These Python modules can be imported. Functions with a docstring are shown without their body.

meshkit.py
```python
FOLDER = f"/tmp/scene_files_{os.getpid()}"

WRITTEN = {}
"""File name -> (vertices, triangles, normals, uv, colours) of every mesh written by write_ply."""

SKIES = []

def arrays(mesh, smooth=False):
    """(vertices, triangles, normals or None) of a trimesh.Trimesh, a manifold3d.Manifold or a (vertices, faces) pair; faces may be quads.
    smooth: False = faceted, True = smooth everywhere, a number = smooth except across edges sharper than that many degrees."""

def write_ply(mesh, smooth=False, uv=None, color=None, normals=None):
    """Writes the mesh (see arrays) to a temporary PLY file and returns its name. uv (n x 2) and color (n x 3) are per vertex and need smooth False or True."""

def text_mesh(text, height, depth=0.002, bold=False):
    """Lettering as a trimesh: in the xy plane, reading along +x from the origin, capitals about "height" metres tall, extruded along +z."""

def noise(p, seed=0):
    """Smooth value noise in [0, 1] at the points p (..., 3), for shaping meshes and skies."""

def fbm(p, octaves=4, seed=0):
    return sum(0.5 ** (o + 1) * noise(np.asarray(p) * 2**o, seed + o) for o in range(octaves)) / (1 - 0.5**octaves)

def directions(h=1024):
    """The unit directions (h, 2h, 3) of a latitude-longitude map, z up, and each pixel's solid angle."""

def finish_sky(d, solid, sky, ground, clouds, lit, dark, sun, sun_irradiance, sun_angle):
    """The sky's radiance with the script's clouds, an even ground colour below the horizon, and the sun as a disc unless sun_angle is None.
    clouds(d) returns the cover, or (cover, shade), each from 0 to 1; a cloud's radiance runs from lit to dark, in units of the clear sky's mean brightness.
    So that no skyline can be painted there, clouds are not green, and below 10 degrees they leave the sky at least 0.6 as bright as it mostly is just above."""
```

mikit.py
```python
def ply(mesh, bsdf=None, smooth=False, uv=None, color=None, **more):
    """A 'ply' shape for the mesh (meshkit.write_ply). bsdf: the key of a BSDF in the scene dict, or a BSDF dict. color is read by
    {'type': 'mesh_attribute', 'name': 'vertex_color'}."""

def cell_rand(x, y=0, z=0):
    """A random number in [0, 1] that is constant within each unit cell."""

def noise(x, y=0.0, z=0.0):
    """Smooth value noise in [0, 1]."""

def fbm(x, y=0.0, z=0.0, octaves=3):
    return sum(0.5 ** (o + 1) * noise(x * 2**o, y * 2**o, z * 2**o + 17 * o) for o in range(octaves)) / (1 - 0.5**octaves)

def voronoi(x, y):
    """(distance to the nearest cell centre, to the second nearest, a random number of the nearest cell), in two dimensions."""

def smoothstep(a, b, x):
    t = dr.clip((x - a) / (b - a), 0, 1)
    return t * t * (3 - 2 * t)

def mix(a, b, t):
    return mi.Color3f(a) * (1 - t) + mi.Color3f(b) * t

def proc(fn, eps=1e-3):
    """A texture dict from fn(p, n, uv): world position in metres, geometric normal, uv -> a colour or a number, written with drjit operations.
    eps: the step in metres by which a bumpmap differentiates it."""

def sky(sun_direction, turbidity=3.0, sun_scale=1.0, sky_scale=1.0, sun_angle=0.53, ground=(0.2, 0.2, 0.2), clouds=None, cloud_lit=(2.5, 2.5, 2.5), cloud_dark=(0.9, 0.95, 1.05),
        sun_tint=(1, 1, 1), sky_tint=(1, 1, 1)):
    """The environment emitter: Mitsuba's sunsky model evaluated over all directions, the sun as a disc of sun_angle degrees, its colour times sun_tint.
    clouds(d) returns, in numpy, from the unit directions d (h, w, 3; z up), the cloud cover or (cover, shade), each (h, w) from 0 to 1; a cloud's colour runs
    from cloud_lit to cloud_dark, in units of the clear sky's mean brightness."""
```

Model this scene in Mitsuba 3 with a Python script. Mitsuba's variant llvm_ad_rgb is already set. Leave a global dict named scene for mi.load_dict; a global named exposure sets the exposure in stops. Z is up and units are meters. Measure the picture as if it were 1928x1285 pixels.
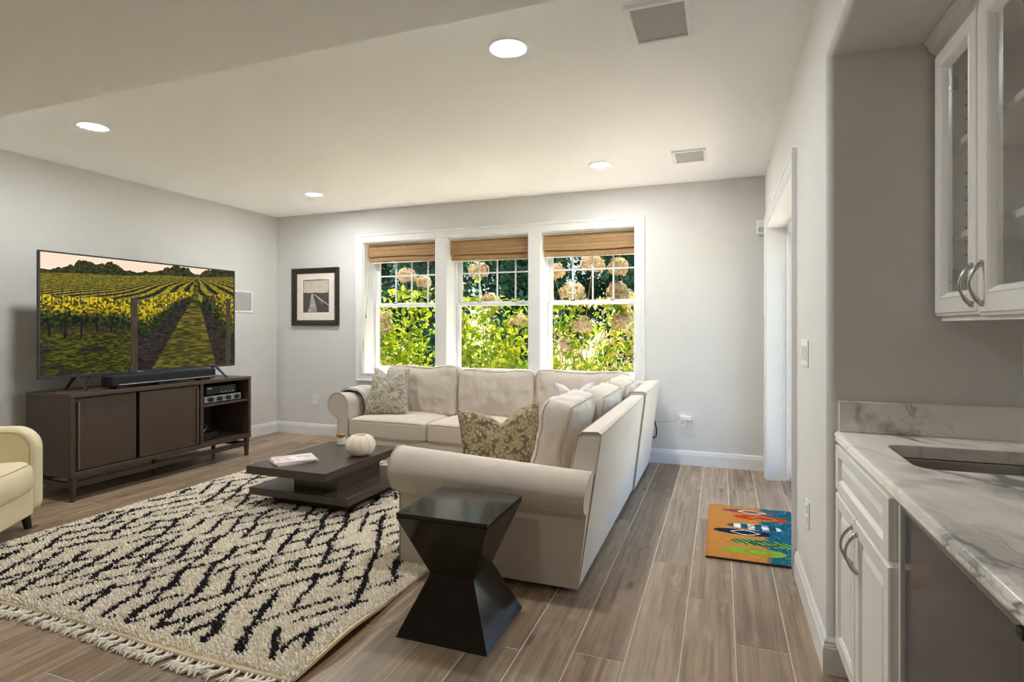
import math, random
import numpy as np, trimesh
import drjit as dr, mitsuba as mi
import mikit
from mikit import proc, noise, fbm, voronoi, cell_rand, smoothstep, mix
from meshkit import text_mesh
import meshkit
from shapely.geometry import Polygon, Point, box as sbox
from shapely.ops import unary_union

random.seed(7)
rng = np.random.default_rng(7)
T = mi.ScalarTransform4f
scene, labels = {}, {}

# ------------------------------------------------------------------ camera, sky, sun, exposure
YAW = math.radians(20.35)
CAM = np.array([0.0, 0.0, 1.25])
FWD = np.array([-math.sin(YAW), math.cos(YAW), 0.0])
scene["camera"] = {
    "type": "perspective", "fov": 2 * math.degrees(math.atan(964.0 / 1061.0)), "fov_axis": "x",
    "principal_point_offset_x": 0.0, "principal_point_offset_y": (642.5 - 617.0) / 1285.0,
    "near_clip": 0.02, "far_clip": 500.0,
    "to_world": T().look_at(origin=CAM.tolist(), target=(CAM + FWD).tolist(), up=[0, 0, 1]),
}
SUN_SCALE, SKY_SCALE = 2.0, 2.2
LAMP = 40.0
exposure = 3.22
scene["sky"] = mikit.sky((-0.12, 0.50, 0.86), turbidity=3.0, sun_scale=SUN_SCALE, sky_scale=SKY_SCALE, ground=(0.16, 0.18, 0.10))

# ------------------------------------------------------------------ naming helpers
USED = set()
def num(key):
    k, i = key, 0
    while k in USED:
        i += 1
        k = f"{key}_{i:03d}"
    USED.add(k)
    return k

def thing(name, label, cat, group=None):
    k = num(name)
    labels[k] = {"label": label, "category": cat}
    if group:
        labels[k]["group"] = group
    return k

def struct(name, label=None):
    k = num(name)
    labels[k] = {"kind": "structure"}
    if label:
        labels[k]["label"] = label
    return k

def put(key, mesh, mat, smooth=35, **kw):
    scene[key] = mikit.ply(mesh, mat, smooth=smooth, **kw)
    return key

def part(parent, name, mesh, mat, smooth=35, label=None, kind=None, **kw):
    k = num(parent + "__" + name)
    put(k, mesh, mat, smooth, **kw)
    if label or kind:
        labels[k] = {}
        if label: labels[k]["label"] = label
        if kind: labels[k]["kind"] = kind
    return k

def copy_part(parent, name, shape, to_world, **over):
    k = num(parent + "__" + name)
    scene[k] = {**shape, **over, "to_world": to_world}
    return k

# ------------------------------------------------------------------ mesh helpers
def cat(*ms):
    ms = [m for m in ms if m is not None]
    V, Fc, o = [], [], 0
    for m in ms:
        v, f = (m.vertices, m.faces) if hasattr(m, "vertices") else m
        V.append(np.asarray(v)); Fc.append(np.asarray(f) + o); o += len(v)
    return trimesh.Trimesh(np.vstack(V), np.vstack(Fc), process=False)

def tm(v, f):
    v = np.asarray(v, float); f = np.asarray(f, int)
    if f.shape[1] == 4:
        f = np.vstack([f[:, [0, 1, 2]], f[:, [0, 2, 3]]])
    return trimesh.Trimesh(v, f, process=False)

def cube_grid(lx, ly, lz):
    """closed surface of a box on the given grid coordinates, welded"""
    V, Q, idx = [], [], {}
    def vid(p):
        k = tuple(np.round(p, 7))
        if k not in idx:
            idx[k] = len(V); V.append(p)
        return idx[k]
    L = [np.asarray(lx, float), np.asarray(ly, float), np.asarray(lz, float)]
    for ax in range(3):
        a, b = (ax + 1) % 3, (ax + 2) % 3
        for side in (0, -1):
            for i in range(len(L[a]) - 1):
                for j in range(len(L[b]) - 1):
                    q = []
                    for di, dj in ((0, 0), (1, 0), (1, 1), (0, 1)):
                        p = [0, 0, 0]; p[ax] = L[ax][side]; p[a] = L[a][i + di]; p[b] = L[b][j + dj]
                        q.append(vid(p))
                    Q.append(q if side == -1 else q[::-1])
    return np.array(V, float), np.array(Q, int)

def rbox(lo, hi, r=0.004, k=1, n=(1, 1, 1)):
    """box with rounded edges (radius r)"""
    lo, hi = np.asarray(lo, float), np.asarray(hi, float)
    c, h = (lo + hi) / 2, (hi - lo) / 2
    r = min(r, h.min() * 0.98)
    def axis(hh, nn):
        t = r * np.arange(k + 1) / k
        inner = np.linspace(-hh + r, hh - r, nn + 1)[1:-1]
        return np.concatenate([-hh + t, inner, (hh - t)[::-1]])
    v, q = cube_grid(axis(h[0], n[0]), axis(h[1], n[1]), axis(h[2], n[2]))
    inn = np.clip(v, -(h - r), h - r)
    d = v - inn
    ln = np.linalg.norm(d, axis=1, keepdims=True)
    v = inn + r * d / np.maximum(ln, 1e-9)
    return tm(v + c, q)

def bx(x0, x1, y0, y1, z0, z1, r=0.003, k=1):
    return rbox((min(x0, x1), min(y0, y1), min(z0, z1)), (max(x0, x1), max(y0, y1), max(z0, z1)), r, k)

def sharp(x0, x1, y0, y1, z0, z1):
    v = np.array([[x, y, z] for x in (x0, x1) for y in (y0, y1) for z in (z0, z1)], float)
    q = [[0, 1, 3, 2], [4, 6, 7, 5], [0, 4, 5, 1], [2, 3, 7, 6], [0, 2, 6, 4], [1, 5, 7, 3]]
    return tm(v, q)

def tube(path, r, n=8, closed=False, cap=True):
    P = np.asarray(path, float)
    R = np.broadcast_to(np.asarray(r, float), (len(P),))
    if closed:
        tan = np.roll(P, -1, 0) - np.roll(P, 1, 0)
    else:
        tan = np.gradient(P, axis=0)
    tan /= np.linalg.norm(tan, axis=1, keepdims=True) + 1e-12
    u = np.cross(tan[0], [0.123, 0.456, 0.88]); u /= np.linalg.norm(u)
    V = []
    for i in range(len(P)):
        u = u - tan[i] * (u @ tan[i]); u /= np.linalg.norm(u) + 1e-12
        w = np.cross(tan[i], u)
        a = np.arange(n) * 2 * math.pi / n
        V.append(P[i] + R[i] * (np.cos(a)[:, None] * u + np.sin(a)[:, None] * w))
    V = np.vstack(V); Fq = []
    m = len(P)
    for i in range(m if closed else m - 1):
        for j in range(n):
            a, b = i * n + j, i * n + (j + 1) % n
            c, d = ((i + 1) % m) * n + (j + 1) % n, ((i + 1) % m) * n + j
            Fq.append([a, b, c]); Fq.append([a, c, d])
    if cap and not closed:
        V = np.vstack([V, P[0], P[-1]]); o = m * n
        for j in range(n):
            Fq.append([o, (j + 1) % n, j]); Fq.append([o + 1, (m - 1) * n + j, (m - 1) * n + (j + 1) % n])
    return tm(V, Fq)

def lathe(prof, n=32, c=(0, 0, 0), rad=None):
    prof = np.asarray(prof, float)
    a = np.arange(n) * 2 * math.pi / n
    V = []
    for r, z in prof:
        rr = r * (rad(a, z) if rad else 1.0)
        V.append(np.stack([rr * np.cos(a), rr * np.sin(a), np.full(n, z)], 1))
    V = np.vstack(V) + np.asarray(c); Fq = []
    for i in range(len(prof) - 1):
        for j in range(n):
            p, q = i * n + j, i * n + (j + 1) % n
            Fq.append([p, q, q + n, p + n])
    return tm(V, np.array(Fq))

def extrude(poly, depth, axes="xyz", off=0.0):
    """polygon in (a,b) extruded along c; axes names where a,b,c go, e.g. 'yzx'"""
    ms = []
    for g in getattr(poly, "geoms", [poly]):
        ms.append(trimesh.creation.extrude_polygon(g, depth, engine="earcut"))
    m = cat(*ms)
    v = np.array(m.vertices); v[:, 2] += off
    out = np.zeros_like(v)
    for i, c in enumerate(axes):
        out[:, "xyz".index(c)] = v[:, i]
    f = np.array(m.faces)
    perm = ["xyz".index(c) for c in axes]
    if np.linalg.det(np.eye(3)[perm]) < 0:
        f = f[:, ::-1]
    return tm(out, f)

def ring(a0, a1, b0, b1, prof, axes="xzy", base=0.0, sides="lrtb", flip=False):
    """frame moulding round a rectangle (a0..a1, b0..b1): prof = [(outward offset, height)], closed profile; height runs along the third axis from base.
    sides without 'b': open at the bottom (door casing)"""
    rings = []
    for o, h in prof:
        bb = b0 if "b" not in sides else b0 - o
        rings.append([[a0 - o, bb, h], [a1 + o, bb, h], [a1 + o, b1 + o, h], [a0 - o, b1 + o, h]])
    V = np.array(rings, float); m = len(prof)
    segs = {"b": 0, "r": 1, "t": 2, "l": 3}
    VV, Q = [], []
    for s in sides:
        i, j = segs[s], (segs[s] + 1) % 4
        base_i = len(VV) 
        for k in range(m):
            VV.append(V[k, i]); VV.append(V[k, j])
        for k in range(m):
            k2 = (k + 1) % m
            Q.append([base_i + 2 * k, base_i + 2 * k + 1, base_i + 2 * k2 + 1, base_i + 2 * k2])
    v = np.array(VV); out = np.zeros_like(v)
    v[:, 2] = base + (-v[:, 2] if flip else v[:, 2])
    for i, c in enumerate(axes):
        out[:, "xyz".index(c)] = v[:, i]
    mesh = tm(out, np.array(Q))
    # wind faces outward using the profile centroid of each side
    return mesh

def xf(mesh, M):
    v = np.asarray(mesh.vertices) @ M[:3, :3].T + M[:3, 3]
    return tm(v, mesh.faces)

def mat4(loc=(0, 0, 0), rz=0, rx=0, ry=0, s=1.0):
    cz, sz = math.cos(rz), math.sin(rz); cx, sx = math.cos(rx), math.sin(rx); cy, sy = math.cos(ry), math.sin(ry)
    Rz = np.array([[cz, -sz, 0], [sz, cz, 0], [0, 0, 1]]); Rx = np.array([[1, 0, 0], [0, cx, -sx], [0, sx, cx]]); Ry = np.array([[cy, 0, sy], [0, 1, 0], [-sy, 0, cy]])
    M = np.eye(4); M[:3, :3] = Rz @ Rx @ Ry * s; M[:3, 3] = loc
    return M

# ------------------------------------------------------------------ materials
def rgb(*c): return {"type": "rgb", "value": list(map(float, c))}
def srgb(r, g, b):
    f = lambda x: (x / 255 / 12.92) if x / 255 < 0.04045 else ((x / 255 + 0.055) / 1.055) ** 2.4
    return (f(r), f(g), f(b))
def mat(name, col, rough=0.5, two=True, **kw):
    b = {"type": "principled", "base_color": col if isinstance(col, dict) else rgb(*col), "roughness": rough, **kw}
    scene[name] = {"type": "twosided", "bsdf": b} if two else b
    return name

mat("wall_paint", (0.655, 0.645, 0.632), 0.85, specular=0.2)
mat("ceiling_paint", (0.86, 0.86, 0.85), 0.9, specular=0.2)
mat("white_trim", (0.75, 0.75, 0.745), 0.35)
mat("cabinet_white", (0.74, 0.725, 0.70), 0.35)
mat("vinyl_white", (0.80, 0.80, 0.81), 0.35)
mat("white_plastic", (0.78, 0.77, 0.75), 0.35)
mat("speaker_grille", (0.40, 0.40, 0.39), 0.7)
mat("black_plastic", (0.012, 0.012, 0.013), 0.35)
mat("black_cloth", (0.010, 0.010, 0.012), 0.8)
mat("tv_metal", (0.05, 0.05, 0.055), 0.35, metallic=0.6)
mat("chrome", (0.55, 0.53, 0.50), 0.22, metallic=1.0)
mat("steel", (0.42, 0.40, 0.38), 0.30, metallic=1.0)
mat("silver", (0.50, 0.51, 0.53), 0.35, metallic=0.8)
mat("brass", (0.80, 0.52, 0.16), 0.25, metallic=1.0)
mat("bronze", (0.19, 0.155, 0.11), 0.4, metallic=0.8)
mat("espresso_gloss", (0.014, 0.0082, 0.0058), 0.13, specular=0.45)
mat("screen_glass", (0.004, 0.004, 0.004), 0.25, specular=0.08)
mat("dark_leg", (0.008, 0.008, 0.009), 0.4)
mat("grout", (0.56, 0.49, 0.39), 0.9)
mat("charcoal_glass", (0.03, 0.032, 0.035), 0.12)
mat("paper_white", (0.80, 0.77, 0.72), 0.8)
mat("mat_board", (0.78, 0.72, 0.65), 0.9)
mat("frame_black", (0.018, 0.014, 0.012), 0.4)
mat("gasket", (0.02, 0.02, 0.02), 0.6)
mat("bark", (0.11, 0.085, 0.06), 0.9)
mat("cane", (0.36, 0.26, 0.16), 0.9)
mat("ceramic_lamp", (0.8, 0.8, 0.8), 0.5)
scene["pane_glass"] = {"type": "thindielectric", "int_ior": 1.3}
scene["cabinet_glass"] = {"type": "thindielectric", "int_ior": 1.5}
scene["jar_glass"] = {"type": "thindielectric", "int_ior": 1.45}

def f_dark_wood(p, n, uv):
    g = fbm(p.x * 130, p.y * 130, p.z * 6, 3)
    h = fbm(p.x * 5, p.y * 5, p.z * 2, 2)
    return mix((0.046, 0.028, 0.018), (0.076, 0.049, 0.032), dr.clip(0.5 * g + 0.6 * h - 0.05, 0, 1))
mat("console_wood", proc(f_dark_wood), 0.42)
def f_table_wood(p, n, uv):
    g = fbm(p.x * 80, p.y * 4, p.z * 60, 3)
    return mix((0.040, 0.0265, 0.0185), (0.060, 0.042, 0.031), g)
mat("table_wood", proc(f_table_wood), 0.30)

def f_plank(p, n, uv):
    k = dr.floor(uv.x / 4.0)                       # one number per plank
    r1, r2, r3 = cell_rand(k, 1, 0), cell_rand(k, 2, 0), cell_rand(k, 3, 0)
    along, across = uv.x - 4.0 * k, uv.y
    warp = 0.012 * (fbm(along * 3.0, across * 14.0, k * 3.7, 2) - 0.5)
    g = fbm((across + warp) * 62.0, along * 2.4, k * 5.1, 4)
    fine = noise((across + warp) * 330.0, along * 9.0, k * 1.3)
    blot = fbm(along * 3.0, across * 7.0, k * 9.3, 3)
    a = mix((0.125, 0.076, 0.044), (0.168, 0.124, 0.086), r1)
    b = mix((0.450, 0.305, 0.190), (0.455, 0.355, 0.255), r2)
    c = mix(a, b, dr.clip(1.05 * g + 0.35 * blot + 0.25 * fine - 0.36, 0, 1))
    pale = smoothstep(0.60, 0.82, fbm(along * 9.0, across * 30.0, k * 2.9, 3))
    c = mix(c, (0.45, 0.375, 0.29), 0.35 * pale)
    kd, _, kr = voronoi(along * 1.6 + 7.0 * r3, across * 5.0 + 3.0 * r1)
    knot = (1 - smoothstep(0.02, 0.11, kd)) * dr.select(kr > 0.72, 1.0, 0.0)
    c = mix(c, (0.11, 0.08, 0.058), 0.75 * knot)
    return c * (0.72 + 0.36 * r3)
mat("plank_tile", proc(f_plank), 0.36, specular=0.5)

def f_sofa(p, n, uv):
    w = noise(p.x * 500, p.y * 500, p.z * 500)
    b = fbm(p.x * 3, p.y * 3, p.z * 3, 2)
    return mix((0.53, 0.468, 0.402), (0.62, 0.552, 0.478), dr.clip(0.55 * w + 0.45 * b, 0, 1))
mat("sofa_fabric", proc(f_sofa), 0.9, sheen=0.25, specular=0.2)
mat("sofa_piping", (0.44, 0.38, 0.32), 0.9, specular=0.2)
def f_throw(p, n, uv):
    w = noise(p.x * 160, p.y * 160, p.z * 160)
    return mix((0.40, 0.38, 0.35), (0.60, 0.585, 0.55), w)
mat("throw_fabric", proc(f_throw), 0.95, specular=0.1)
mat("white_linen", (0.66, 0.635, 0.615), 0.9, specular=0.2)

def f_leather(p, n, uv):
    b = fbm(p.x * 7, p.y * 7, p.z * 7, 3)
    f = noise(p.x * 260, p.y * 260, p.z * 260)
    return mix((0.69, 0.59, 0.38), (0.80, 0.72, 0.50), dr.clip(0.75 * b + 0.3 * f, 0, 1))
mat("cream_leather", proc(f_leather), 0.42, specular=0.4)
mat("leather_seam", (0.46, 0.36, 0.19), 0.6)

def medallion(u, v, tone):
    """printed damask: big round medallions with petals and small rosettes between"""
    def ros(cx, cy, R, petals):
        du, dv = u - cx, v - cy
        r = dr.sqrt(du * du + dv * dv) / R
        a = dr.atan2(dv, du)
        pet = 0.5 + 0.5 * dr.cos(a * petals + 5.0 * r)
        rings = 0.5 + 0.5 * dr.cos(r * 20.0)
        return dr.select(r < 0.80 + 0.20 * pet, 0.12 + 0.88 * dr.square(0.55 * pet + 0.45 * rings), 0.0)
    iu, iv = dr.floor(u), dr.floor(v)
    m = ros(iu + 0.5, iv + 0.5, 0.44, 10.0)
    m = dr.maximum(m, ros(dr.round(u), dr.round(v), 0.24, 7.0))
    m = dr.maximum(m, ros(iu + 0.5, dr.round(v), 0.13, 6.0))
    m = dr.maximum(m, ros(dr.round(u), iv + 0.5, 0.13, 6.0))
    vine = smoothstep(0.56, 0.66, noise(u * 9.0, v * 9.0, 3.0))
    m = dr.maximum(m, 0.55 * vine)
    worn = fbm(u * 16.0, v * 16.0, 7.0, 2)
    return dr.clip(m * (0.55 + 0.75 * worn), 0, 1)
def f_pillow_olive(p, n, uv):
    m = medallion(uv.x * 2.7 + 0.15, uv.y * 1.9 + 0.2, 0)
    return mix((0.140, 0.118, 0.072), (0.56, 0.45, 0.275), m)
def f_pillow_blue(p, n, uv):
    m = medallion(uv.x * 2.1 + 0.4, uv.y * 2.1, 0)
    return mix((0.235, 0.235, 0.215), (0.66, 0.55, 0.36), m)
mat("pillow_olive", proc(f_pillow_olive), 0.8, sheen=0.3, specular=0.2)
mat("pillow_blue", proc(f_pillow_blue), 0.55, sheen=0.5, specular=0.5)

def f_bamboo(p, n, uv):
    line = noise(p.x * 3.0, p.y * 20.0, p.z * 330.0)
    band = noise(p.x * 1.2, p.y * 5.0, p.z * 60.0)
    fl = smoothstep(0.80, 0.93, noise(p.x * 40.0, 1.0, p.z * 260.0))
    c = mix((0.22, 0.125, 0.056), (0.50, 0.315, 0.155), dr.clip(0.7 * line + 0.45 * band - 0.1, 0, 1))
    return mix(c, (0.62, 0.47, 0.30), 0.6 * fl)
mat("bamboo", proc(f_bamboo), 0.7, specular=0.2)

def f_marble(p, n, uv):
    q1 = p.x * 0.88 + p.y * 0.47 + p.z * 0.3; q2 = p.y * 0.88 - p.x * 0.47
    w1 = q1 + 0.13 * (fbm(p.x * 3.2, p.y * 3.2, p.z * 3.2, 4) - 0.5) * 2 + 0.020 * (fbm(p.x * 19, p.y * 19, p.z * 19, 2) - 0.5) * 2
    w2 = q2 + 0.10 * (fbm(p.x * 5 + 9, p.y * 5, p.z * 5, 3) - 0.5) * 2
    patch = smoothstep(0.47, 0.60, fbm(w1 * 3.4 + 0.7, w2 * 2.2 + 3.3, p.z * 3.0, 3))
    v1 = 1 - smoothstep(0.0, 0.045, dr.abs(fbm(w1 * 6.0, w2 * 1.3, p.z * 2.0, 3) - 0.5))
    v2 = 1 - smoothstep(0.0, 0.035, dr.abs(fbm(w1 * 14.0 + 4, w2 * 2.4, p.z * 3.0, 3) - 0.5))
    cloud = smoothstep(0.42, 0.66, fbm(w1 * 11.0 + 8, w2 * 3.5, p.z * 9.0, 4))
    cr = 1 - smoothstep(0.0, 0.06, dr.abs(fbm(p.x * 30, p.y * 30, p.z * 30, 3) - 0.5))
    g = v1 * (0.22 + 0.55 * patch) + v2 * (0.06 + 0.40 * patch) + 0.62 * cloud * patch + 0.22 * cr * patch
    c = mix((0.78, 0.74, 0.69), (0.185, 0.178, 0.175), dr.clip(g, 0, 1))
    return c * (0.94 + 0.1 * fbm(p.x * 5, p.y * 5, p.z * 5, 2))
mat("marble", proc(f_marble), 0.18, specular=0.5)

# doormat print: coir sand, teal sea, six surfboards lying along x
MX0, MY0 = -0.078, 3.235
BOARDS = [  # x from, x to, y centre, half width, body, second colour, stripe kind, blade from, blade to, blade colour
    (0.008, 0.330, 4.085, 0.036, (0.02, 0.13, 0.15), (0.55, 0.06, 0.03), 1, 0.10, 0.285, (0.80, 0.74, 0.68)),
    (0.075, 0.400, 3.973, 0.046, (0.58, 0.055, 0.012), (0.58, 0.055, 0.012), 0, 0.17, 0.345, (0.34, 0.40, 0.09)),
    (0.035, 0.345, 3.786, 0.044, (0.02, 0.13, 0.17), (0.82, 0.76, 0.72), 2, 0.13, 0.325, (0.012, 0.018, 0.035)),
    (-0.044, 0.278, 3.672, 0.044, (0.012, 0.020, 0.045), (0.012, 0.020, 0.045), 0, 0.05, 0.225, (0.80, 0.74, 0.70)),
    (0.052, 0.385, 3.518, 0.044, (0.015, 0.10, 0.12), (0.26, 0.45, 0.05), 1, 0.15, 0.320, (0.012, 0.020, 0.040)),
    (0.005, 0.335, 3.374, 0.048, (0.27, 0.43, 0.045), (0.27, 0.43, 0.045), 0, 0.11, 0.270, (0.58, 0.10, 0.02)),
]
def f_mat(p, n, uv):
    x = p.x + 0.004 * (noise(p.x * 300, p.y * 300, 1.0) - 0.5)
    y = p.y + 0.004 * (noise(p.x * 300, p.y * 300, 2.0) - 0.5)
    fib = noise(p.x * 420, p.y * 420, p.z * 420)
    sand = mix((0.42, 0.16, 0.030), (0.72, 0.34, 0.085), fib)
    sea = mix((0.006, 0.070, 0.110), (0.02, 0.19, 0.25), fib)
    sea = mix(sea, (0.45, 0.55, 0.58), smoothstep(0.83, 0.88, noise(p.x * 90, p.y * 90, 5.0)) * smoothstep(0.25, 0.40, p.x))
    edge = 0.235 + 0.02 * dr.sin((y - 3.2) * 9.0) + 0.05 * (noise(x * 8, y * 8, 3.0) - 0.5)
    c = mix(sand, sea, smoothstep(-0.02, 0.03, x - edge))
    for x0, x1, yc, hw, body, second, kind, b0, b1, blade in BOARDS:
        s = (x - x0) / (x1 - x0)
        w = hw * 1.25 * dr.sqrt(dr.maximum(0.0, 1 - dr.square(dr.abs(2 * s - 1)) ** 1.3)) * (0.78 + 0.22 * s)
        inb = dr.select((s > 0) & (s < 1) & (dr.abs(y - yc) < w), 1.0, 0.0)
        ph = (x - x0) * (24.0 if kind == 1 else 12.5) + (y - yc) * (22.0 if kind == 1 else 0.0)
        st = dr.select((ph - dr.floor(ph)) > 0.5, 1.0, 0.0) if kind else mi.Float(0.0)
        bc = mix(body, second, st)
        t = (x - b0) / (b1 - b0)
        bw = hw * 1.0 * dr.maximum(0.0, dr.sin(math.pi * dr.clip(t, 0, 1)))
        dd = dr.abs(y - yc)
        line = dr.select((t > 0) & (t < 1) & (dd < bw) & (dd > bw - 0.012), 1.0, 0.0)
        bc = mix(bc, blade, line)
        c = mix(c, bc * (0.75 + 0.5 * fib), inb)
    return c
mat("coir_print", proc(f_mat), 0.95, specular=0.1)

def f_photo(p, n, uv):
    u, v = uv.x, uv.y
    sky_c = mix((0.50, 0.44, 0.37), (0.62, 0.56, 0.48), fbm(u * 3, v * 3, 0, 2))
    grass = mix((0.030, 0.028, 0.026), (0.115, 0.108, 0.10), fbm(u * 30, v * 60, 1.0, 3))
    hz = 0.60 + 0.03 * (noise(u * 9, 0.5, 0.0) - 0.5)
    c = mix(grass, sky_c, dr.select(v > hz, 1.0, 0.0))
    mid = 0.36 + 0.05 * dr.sin(v * 7.0) * (0.6 - v)
    wid = 0.17 * dr.maximum(0.0, 0.62 - v) / 0.62 + 0.010
    path = dr.select((dr.abs(u - mid) < wid) & (v < hz), 1.0, 0.0)
    slat = mix((0.20, 0.185, 0.16), (0.58, 0.52, 0.45), noise(u * 12, v * 70, 4.0))
    c = mix(c, slat, path)
    rail = dr.abs((v - 0.54) + 0.60 * (u - 0.45))
    c = mix(c, (0.72, 0.68, 0.62), dr.select((rail < 0.012) & (u > 0.42) & (v < hz), 1.0, 0.0))
    rail2 = dr.abs((v - 0.52) + 0.95 * (u - 0.50))
    c = mix(c, (0.50, 0.47, 0.43), dr.select((rail2 < 0.010) & (u > 0.50) & (u < 0.76), 1.0, 0.0))
    border = dr.minimum(dr.minimum(u, 1 - u), dr.minimum(v, 1 - v))
    rag = 0.018 + 0.02 * noise(u * 5, v * 5, 8.0)
    c = mix(c, (0.03, 0.027, 0.025), dr.select((border < rag), 1.0, 0.0))
    return c
mat("photo_print", proc(f_photo), 0.5)

def f_cover(p, n, uv):
    u, v = uv.x, uv.y
    a = fbm(u * 4, v * 4, 2.0, 3)
    c = mix((0.62, 0.52, 0.50), (0.80, 0.74, 0.73), a)
    c = mix(c, (0.86, 0.85, 0.85), smoothstep(0.34, 0.28, dr.sqrt(dr.square((u - 0.50) * 1.0) + dr.square((v - 0.42) * 1.6))))
    c = mix(c, (0.66, 0.40, 0.30), smoothstep(0.10, 0.07, dr.sqrt(dr.square(u - 0.34) + dr.square((v - 0.62) * 1.3))))
    c = mix(c, (0.60, 0.38, 0.22), smoothstep(0.58, 0.7, noise(u * 10, v * 10, 6.0)) * smoothstep(0.5, 0.2, dr.abs(u - 0.6)) * 0.7)
    c = mix(c, (0.42, 0.25, 0.22), dr.select((v > 0.84) & (v < 0.94) & (u > 0.1) & (u < 0.9) & (noise(u * 34, 3.0, 0.0) > 0.45), 0.6, 0.0))
    return c
mat("magazine_cover", proc(f_cover), 0.3)

def f_urchin(p, n, uv):
    d, d2, r = voronoi(uv.x * 80.0, uv.y * 36.0)
    return mix((0.74, 0.60, 0.42), (0.86, 0.78, 0.66), smoothstep(0.15, 0.5, d))
mat("urchin_glaze", proc(f_urchin), 0.7)

def f_leaf(p, n, uv):
    a = noise(p.x * 9, p.y * 9, p.z * 9)
    b = noise(p.x * 2, p.y * 2, p.z * 2)
    c = mix((0.07, 0.20, 0.030), (0.52, 0.60, 0.035), dr.clip(1.1 * a + 0.5 * b - 0.3, 0, 1))
    return mix(c, (0.78, 0.72, 0.14), smoothstep(0.70, 0.9, a))
scene["shrub_leaf"] = {"type": "principledthin", "base_color": proc(f_leaf), "roughness": 0.45, "diff_trans": 1.0, "spec_trans": 0.0}
def f_leaf2(p, n, uv):
    a = noise(p.x * 3, p.y * 3, p.z * 3)
    return mix((0.022, 0.070, 0.040), (0.110, 0.220, 0.105), a)
scene["dry_leaf"] = {"type": "principledthin", "base_color": rgb(0.66, 0.54, 0.36), "roughness": 0.7, "diff_trans": 0.8, "spec_trans": 0.0}
scene["tree_leaf"] = {"type": "principledthin", "base_color": proc(f_leaf2), "roughness": 0.5, "diff_trans": 0.7, "spec_trans": 0.0}
def f_bloom(p, n, uv):
    a = noise(p.x * 14, p.y * 14, p.z * 14)
    b = noise(p.x * 70, p.y * 70, p.z * 70)
    c = mix((0.44, 0.27, 0.18), (0.42, 0.43, 0.19), smoothstep(0.3, 0.7, a))
    return mix(c, (0.72, 0.57, 0.43), b)
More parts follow.
